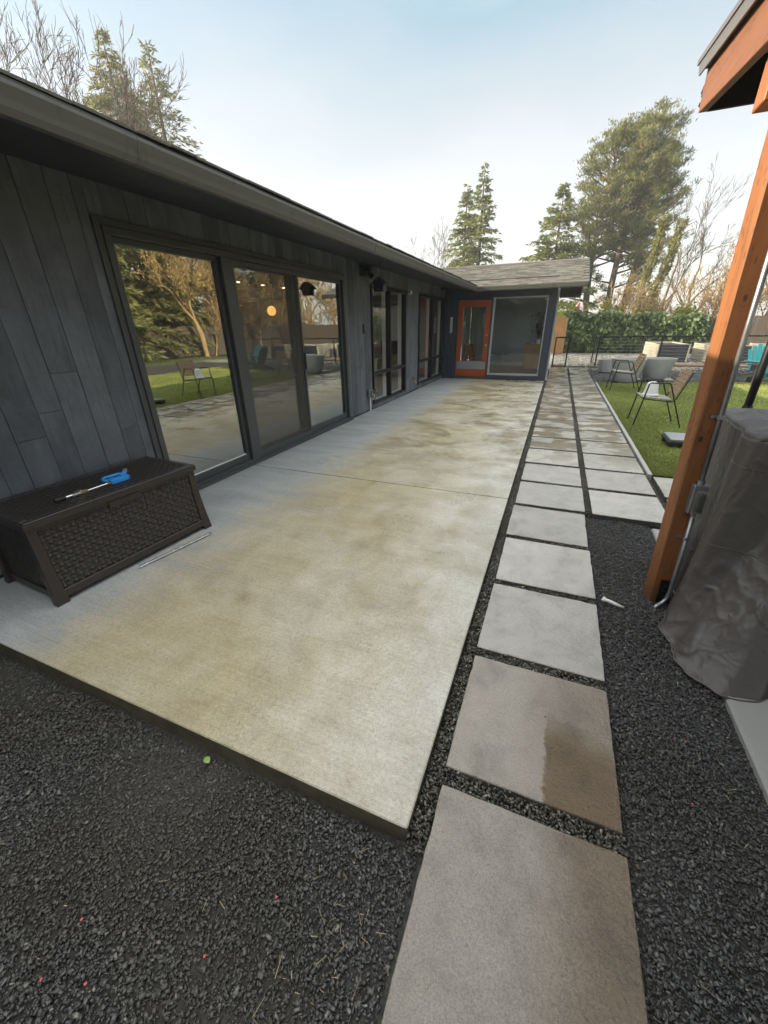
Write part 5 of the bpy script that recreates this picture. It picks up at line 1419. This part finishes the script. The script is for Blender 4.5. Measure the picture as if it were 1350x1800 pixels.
bare_tree(bare(12.2, 32, .42, 8, .18, 4, leader=.9), (-18.6, 13.4, ZG), 'leafless tree rising between the tallest bare tree and firs', grp=GB, rz=1.)
bare_tree(bare(10.6, 33, .60, 7, .16, 5), (-12.9, 44, ZG), 'small leafless round-headed tree left of the fir pair')
GR = 'leafless trees right of the tall pines'
bare_tree(bare(9.4, 34, .42, 7, .17, 4, (.1, 0)), (5.8, 34.5, ZG), 'leafless tree just right of the ivy-clad trunks', grp=GR)
bare_tree(bare(10.2, 35, .42, 7, .18, 4, (.15, 0)), (8.2, 35.5, ZG), 'leafless tree partly behind the timber post', grp=GR, rz=2.)
bare_tree(bare(9.0, 38, .42, 6, .16, 4, (.1, 0)), (11.5, 33.5, ZG), 'leafless tree farthest along the back garden', grp=GR, rz=4.)
# golden twiggy brush
gb1 = bare(4.6, 36, .75, 6, .06, 6, mat='twig_gold', twmin=.010, up=.15).mesh('branches', MT['twig_gold'], Vector((0, 0, 0)), 0, True)
gb2 = bare(4.0, 37, .80, 6, .06, 6, mat='twig_gold', twmin=.010, up=.12).mesh('branches', MT['twig_gold'], Vector((0, 0, 0)), 0, True)
spots = [(3.0, 31.6), (4.4, 32.2), (5.6, 31.0), (6.6, 31.8), (7.6, 30.6), (8.6, 31.6), (9.6, 30.2), (10.8, 30.8), (12.2, 29.0), (13.2, 26.6), (14.0, 24.2), (14.6, 22.0), (11.4, 28.0), (13.8, 29.4), (12.6, 24.6)]
for i, (x, y) in enumerate(spots):
    t = thing('twig_shrub', 'leafless golden twig shrub behind the hedge', 'shrub', (x, y, ZG), 'golden twig shrubs behind the hedge')
    t.rotation_euler = (0, 0, i * 1.7); k = .8 + .5 * random.random(); t.scale = (k, k, k)
    link('branches', gb1 if i % 2 else gb2, t)

def leaf_shrub(name, loc, rx, ry, h, n, ls, mat, lab, cat='shrub', seed=1, grp=None):
    rg = np.random.default_rng(seed); t = thing(name, lab, cat, loc, grp)
    q = rg.normal(0, 1, (n, 3)); q /= np.linalg.norm(q, axis=1, keepdims=True); q[:, 2] = np.abs(q[:, 2])
    lump = np.array([1 + .30 * mnoise.noise(Vector((v[0] * 2.1 + seed, v[1] * 2.1, v[2] * 2.1))) + .16 * mnoise.noise(Vector((v[0] * 5 + seed, v[1] * 5, v[2] * 5))) for v in q])
    rad = lump * (.55 + .45 * rg.random(n) ** .5)
    P = q * rad[:, None] * np.array([rx, ry, h]); P[:, 2] += .05
    D = q * .6 + rg.normal(0, .6, (n, 3)); L = ls * (.6 + .7 * rg.random(n))
    link('foliage', frond_mesh('foliage', P, D, L, L * .30, MT[mat]), t)
    m = MB()
    for k in range(7):
        a = k * .9; m.tube([(0, 0, -.05), (math.cos(a) * rx * .3, math.sin(a) * ry * .3, h * .45), (math.cos(a) * rx * .55, math.sin(a) * ry * .55, h * .8)], [.05, .03, .01], 5, False)
    link('stem', m.mesh('stem', MT['bark'], Vector((0, 0, 0)), 0, True), t); return t
leaf_shrub('evergreen_shrub', (-5.4, 36, ZG), 1.6, 1.5, 5.0, 5200, .24, 'laurel', 'bright yellow-green shrub behind the wing roof by the firs', seed=3)
leaf_shrub('evergreen_shrub', (-3.6, 35, ZG), 1.2, 1.2, 4.3, 3600, .22, 'laurel', 'smaller yellow-green shrub behind the wing roof ridge', seed=4)
leaf_shrub('evergreen_shrub', (-1.4, 34.5, ZG), 1.5, 1.2, 4.1, 4200, .22, 'laurel', 'yellow-green shrub behind the right end of the wing roof', seed=5)
leaf_shrub('laurel_shrub', (2.6, 30.1, ZG), 1.3, .8, 2.55, 4000, .16, 'laurel', 'sunlit laurel growing above the left half of the ivy hedge', seed=6)
leaf_shrub('laurel_shrub', (.4, 30.4, ZG), 1.0, .8, 2.7, 2600, .16, 'laurel', 'shaded laurel beside the tan fence and wing corner', seed=16)
leaf_shrub('laurel_shrub', (6.6, 29.9, ZG), 1.0, .7, 2.45, 3000, .16, 'laurel', 'bright laurel growing above the right end of the ivy hedge', seed=7)
leaf_shrub('laurel_shrub', (4.6, 30.2, ZG), 1.0, .7, 2.2, 2600, .16, 'moss', 'dull green laurel at the foot of the ivy-clad trunks', seed=8)
# ivy hedge on a fence
ivy = thing('ivy_hedge', 'dense dark green ivy hedge on a fence across the back garden', 'hedge', (3.6, 28.3, ZG))
n = 11000
X = rng.uniform(.25, 7.3, n); Zt = 2.16 - .05 * (X - .25) + .10 * np.sin(X * 3.1) + .06 * np.sin(X * 7.7 + 1)
zz = rng.random(n) ** .85 * Zt
bul = .35 * np.sin(np.clip(zz / Zt, 0, 1) * 2.6 + .35) + .10 * np.sin(X * 4.3 + zz * 3) + .07 * np.sin(X * 9 - zz * 5)
P = np.stack([X - 3.6, -bul - .10 + .14 * rng.standard_normal(n) * .6, zz], 1)
top_ = rng.random(n) < .12; P[top_, 2] = Zt[top_] + rng.normal(0, .06, top_.sum()); P[top_, 1] = rng.uniform(-.4, .25, top_.sum())
D = np.stack([rng.normal(0, .6, n), -.5 + rng.normal(0, .3, n), -.6 + rng.normal(0, .4, n)], 1); L = .16 + .14 * rng.random(n)
link('foliage', frond_mesh('foliage', P, D, L, L * .34, MT['ivy']), ivy)
for i in range(24):
    o = B((.25 + i * .295, 28.30, ZG), (.25 + i * .295 + .288, 28.33, 1.78 - .012 * i)).build('fence_board', 'fence_grey', ivy)
# tan fence at the left end, plain fence to the right
fn = thing('board_fence', 'new tan board fence seen between the wing and the ivy hedge', 'fence', (-1.5, 27.2, ZG))
for i in range(14): B((-1.75 + i * .148, 27.15, ZG + .03), (-1.75 + i * .148 + .142, 27.175, 1.86 + .01 * (i % 3))).build('fence_board', 'fence', fn)
for z in (.35, 1.45): B((-1.75, 27.18, z), (.32, 27.225, z + .09)).build('fence_rail', 'fence', fn)
fn2 = thing('board_fence', 'weathered board fence continuing from the ivy hedge behind the beds', 'fence', (10.8, 28.4, ZG))
fl_pts = [(7.35, 28.35), (12.5, 26.6), (16.5, 18.0), (17.5, 4.0)]
for (p, q) in zip(fl_pts[:-1], fl_pts[1:]):
    p, q = Vector((*p, 0)), Vector((*q, 0)); n = int((q - p).length / .152); d = (q - p).normalized()
    for i in range(n):
        a = p + d * (i * .152); b_ = a + d * .145
        MB().bar((a.x, a.y, .88), (b_.x, b_.y, .88), .025, 1.76 + .02 * math.sin(i * 2.3)).build('fence_board', 'fence_grey', fn2)
# ivy-clad twin trunks
def ivy_trunk(loc, h, lean, seed, lab):
    rg = np.random.default_rng(seed); t = thing('ivy_clad_tree', lab, 'tree', loc, 'ivy-clad twin trunks')
    pts = [(lean * (k / 8) ** 1.1 + .08 * math.sin(k * 1.7 + seed), .05 * math.sin(k), h * k / 8) for k in range(9)]
    m = MB().tube(pts, [.17 - .012 * k for k in range(9)], 8)
    for k in range(5):
        a = rg.uniform(0, 6.28); p = Vector(pts[-1]) - Vector((0, 0, rg.uniform(0, .9)))
        m.tube([p, p + Vector((math.cos(a) * .5, math.sin(a) * .3, .3)), p + Vector((math.cos(a) * 1.0, math.sin(a) * .5, .45))], [.035, .02, .008], 4, False)
    link('trunk', m.mesh('trunk', MT['twig'], Vector((0, 0, 0)), 0, True), t)
    n = 3200; s = rg.random(n) * 8; k = np.floor(np.minimum(s, 7.999)).astype(int); f = s - k; pa = np.array(pts)
    c = pa[k] * (1 - f)[:, None] + pa[np.minimum(k + 1, 8)] * f[:, None]; a = rg.random(n) * 6.283
    rr = (.13 + .07 * rg.random(n)) * (1.5 - .6 * s / 8) * (1 + .25 * np.sin(s * 5))
    P = c + np.stack([np.cos(a) * rr, np.sin(a) * rr, rg.normal(0, .08, n)], 1)
    D = np.stack([np.cos(a), np.sin(a), -.3 + rg.normal(0, .5, n)], 1); L = .08 + .08 * rg.random(n)
    link('foliage', frond_mesh('foliage', P, D, L, L * .36, MT['moss']), t)
ivy_trunk((4.30, 33.2, ZG), 7.4, .55, 41, 'taller leaning ivy-clad trunk above the hedge')
ivy_trunk((4.70, 33.0, ZG), 7.1, 1.15, 42, 'slightly shorter leaning ivy-clad trunk beside its twin')
# striped closed parasol behind the hedge
pr = thing('closed_parasol', 'closed red and white parasol tip showing above the hedge by the wing', 'parasol', (.93, 31.0, ZG))
MB().tube([(.93, 31., ZG), (.93, 31., 2.7)], .02, 8).build('pole', 'white', pr)
for k in range(8):
    a0, a1 = k * math.pi / 4, (k + 1) * math.pi / 4
    vs = []
    for (r_, z) in ((.26, 1.5), (.33, 2.15), (.28, 2.5), (.16, 2.72), (.02, 2.80)):
        vs += [(.93 + r_ * math.cos(a0), 31. + r_ * math.sin(a0), z), (.93 + r_ * math.cos(a1), 31. + r_ * math.sin(a1), z)]
    MB().add(vs, [(i * 2, i * 2 + 1, i * 2 + 3, i * 2 + 2) for i in range(4)]).build('canopy_panel', 'red' if k % 2 else 'white', pr)
# evergreens and golden trees on the garden's far side (they show in the panes)
GE = 'evergreens along the side fence'
side_fir = conifer(11.5, 3.0, 170, 170, 51, .02, 'needle_pine', .22, .42, pw=.6)
side_fir2 = conifer(10.5, 2.8, 170, 170, 52, .02, 'needle_pine', .22, .42, pw=.6)
for i, (x, y, k) in enumerate([(16.0, 15.5, 1.), (17.0, 18.3, 1.1), (17.4, 21.2, .95), (19., 12.3, 1.1), (20.5, 24., 1.2), (15.5, 30.5, 1.), (19.5, 29., 1.1), (20., 8., 1.1)]):
    plant_tree('evergreen_tree', side_fir if i % 2 else side_fir2, (x, y, ZG), 'dense sunlit evergreen tree along the side fence', grp=GE, rz=i * 1.3, s=(k, k, k))
gold = bare(8.5, 61, .5, 7, .13, 4, mat='twig_gold', twmin=.012)
gold_me = gold.mesh('branches', MT['twig_gold'], Vector((0, 0, 0)), 0, True)
tips = np.array([tuple(v) for v in gold.v]); hi = tips[tips[:, 2] > 2.0]; pick = hi[rng.integers(0, len(hi), 7000)] + rng.normal(0, .09, (7000, 3))
D = rng.normal(0, .5, (7000, 3)); D[:, 2] -= .5; L = .07 + .08 * rng.random(7000)
gold_lv = frond_mesh('catkins', pick, D, L, L * .22, MT['gold_leaf'])
for i, (x, y, k) in enumerate([(14.6, 21.2, .95), (15.4, 24.2, 1.05), (13.6, 27., .9), (17.2, 26.2, 1.1), (12.2, 31.2, .9)]):
    plant_tree('catkin_tree', (gold_me, gold_lv), (x, y, ZG), 'golden catkin-laden tree along the side fence', grp='golden trees along the side fence', rz=i * 2.1, s=(k, k, k), names=('branches', 'catkins'))
for i, (x, y) in enumerate([(-2.5, -16.), (2.5, -18.), (-7., -17.), (7.5, -15.)]):
    plant_tree('evergreen_tree', side_fir if i % 2 else side_fir2, (x, y, ZG), 'evergreen tree at the open end of the garden opposite the wing', grp='evergreens opposite the wing', rz=i * 1.9)

# ================================================================== THIN WINTER HAZE
t = NT('thin_haze')
hv = t.n('VolumePrincipled', {'Color': (.96, .97, 1.0, 1), 'Density': .0016, 'Anisotropy': .2})
t.t.links.new(hv.outputs[0], t.out.inputs['Volume'])
hz = B((-45, -30, ZG - 1.0), (45, 62, 17.5)).build('haze', t.m, loc=(0, 0, ZG - 1.0))
tag(hz, 'thin pale winter haze filling the air over the garden', 'haze', kind='stuff')
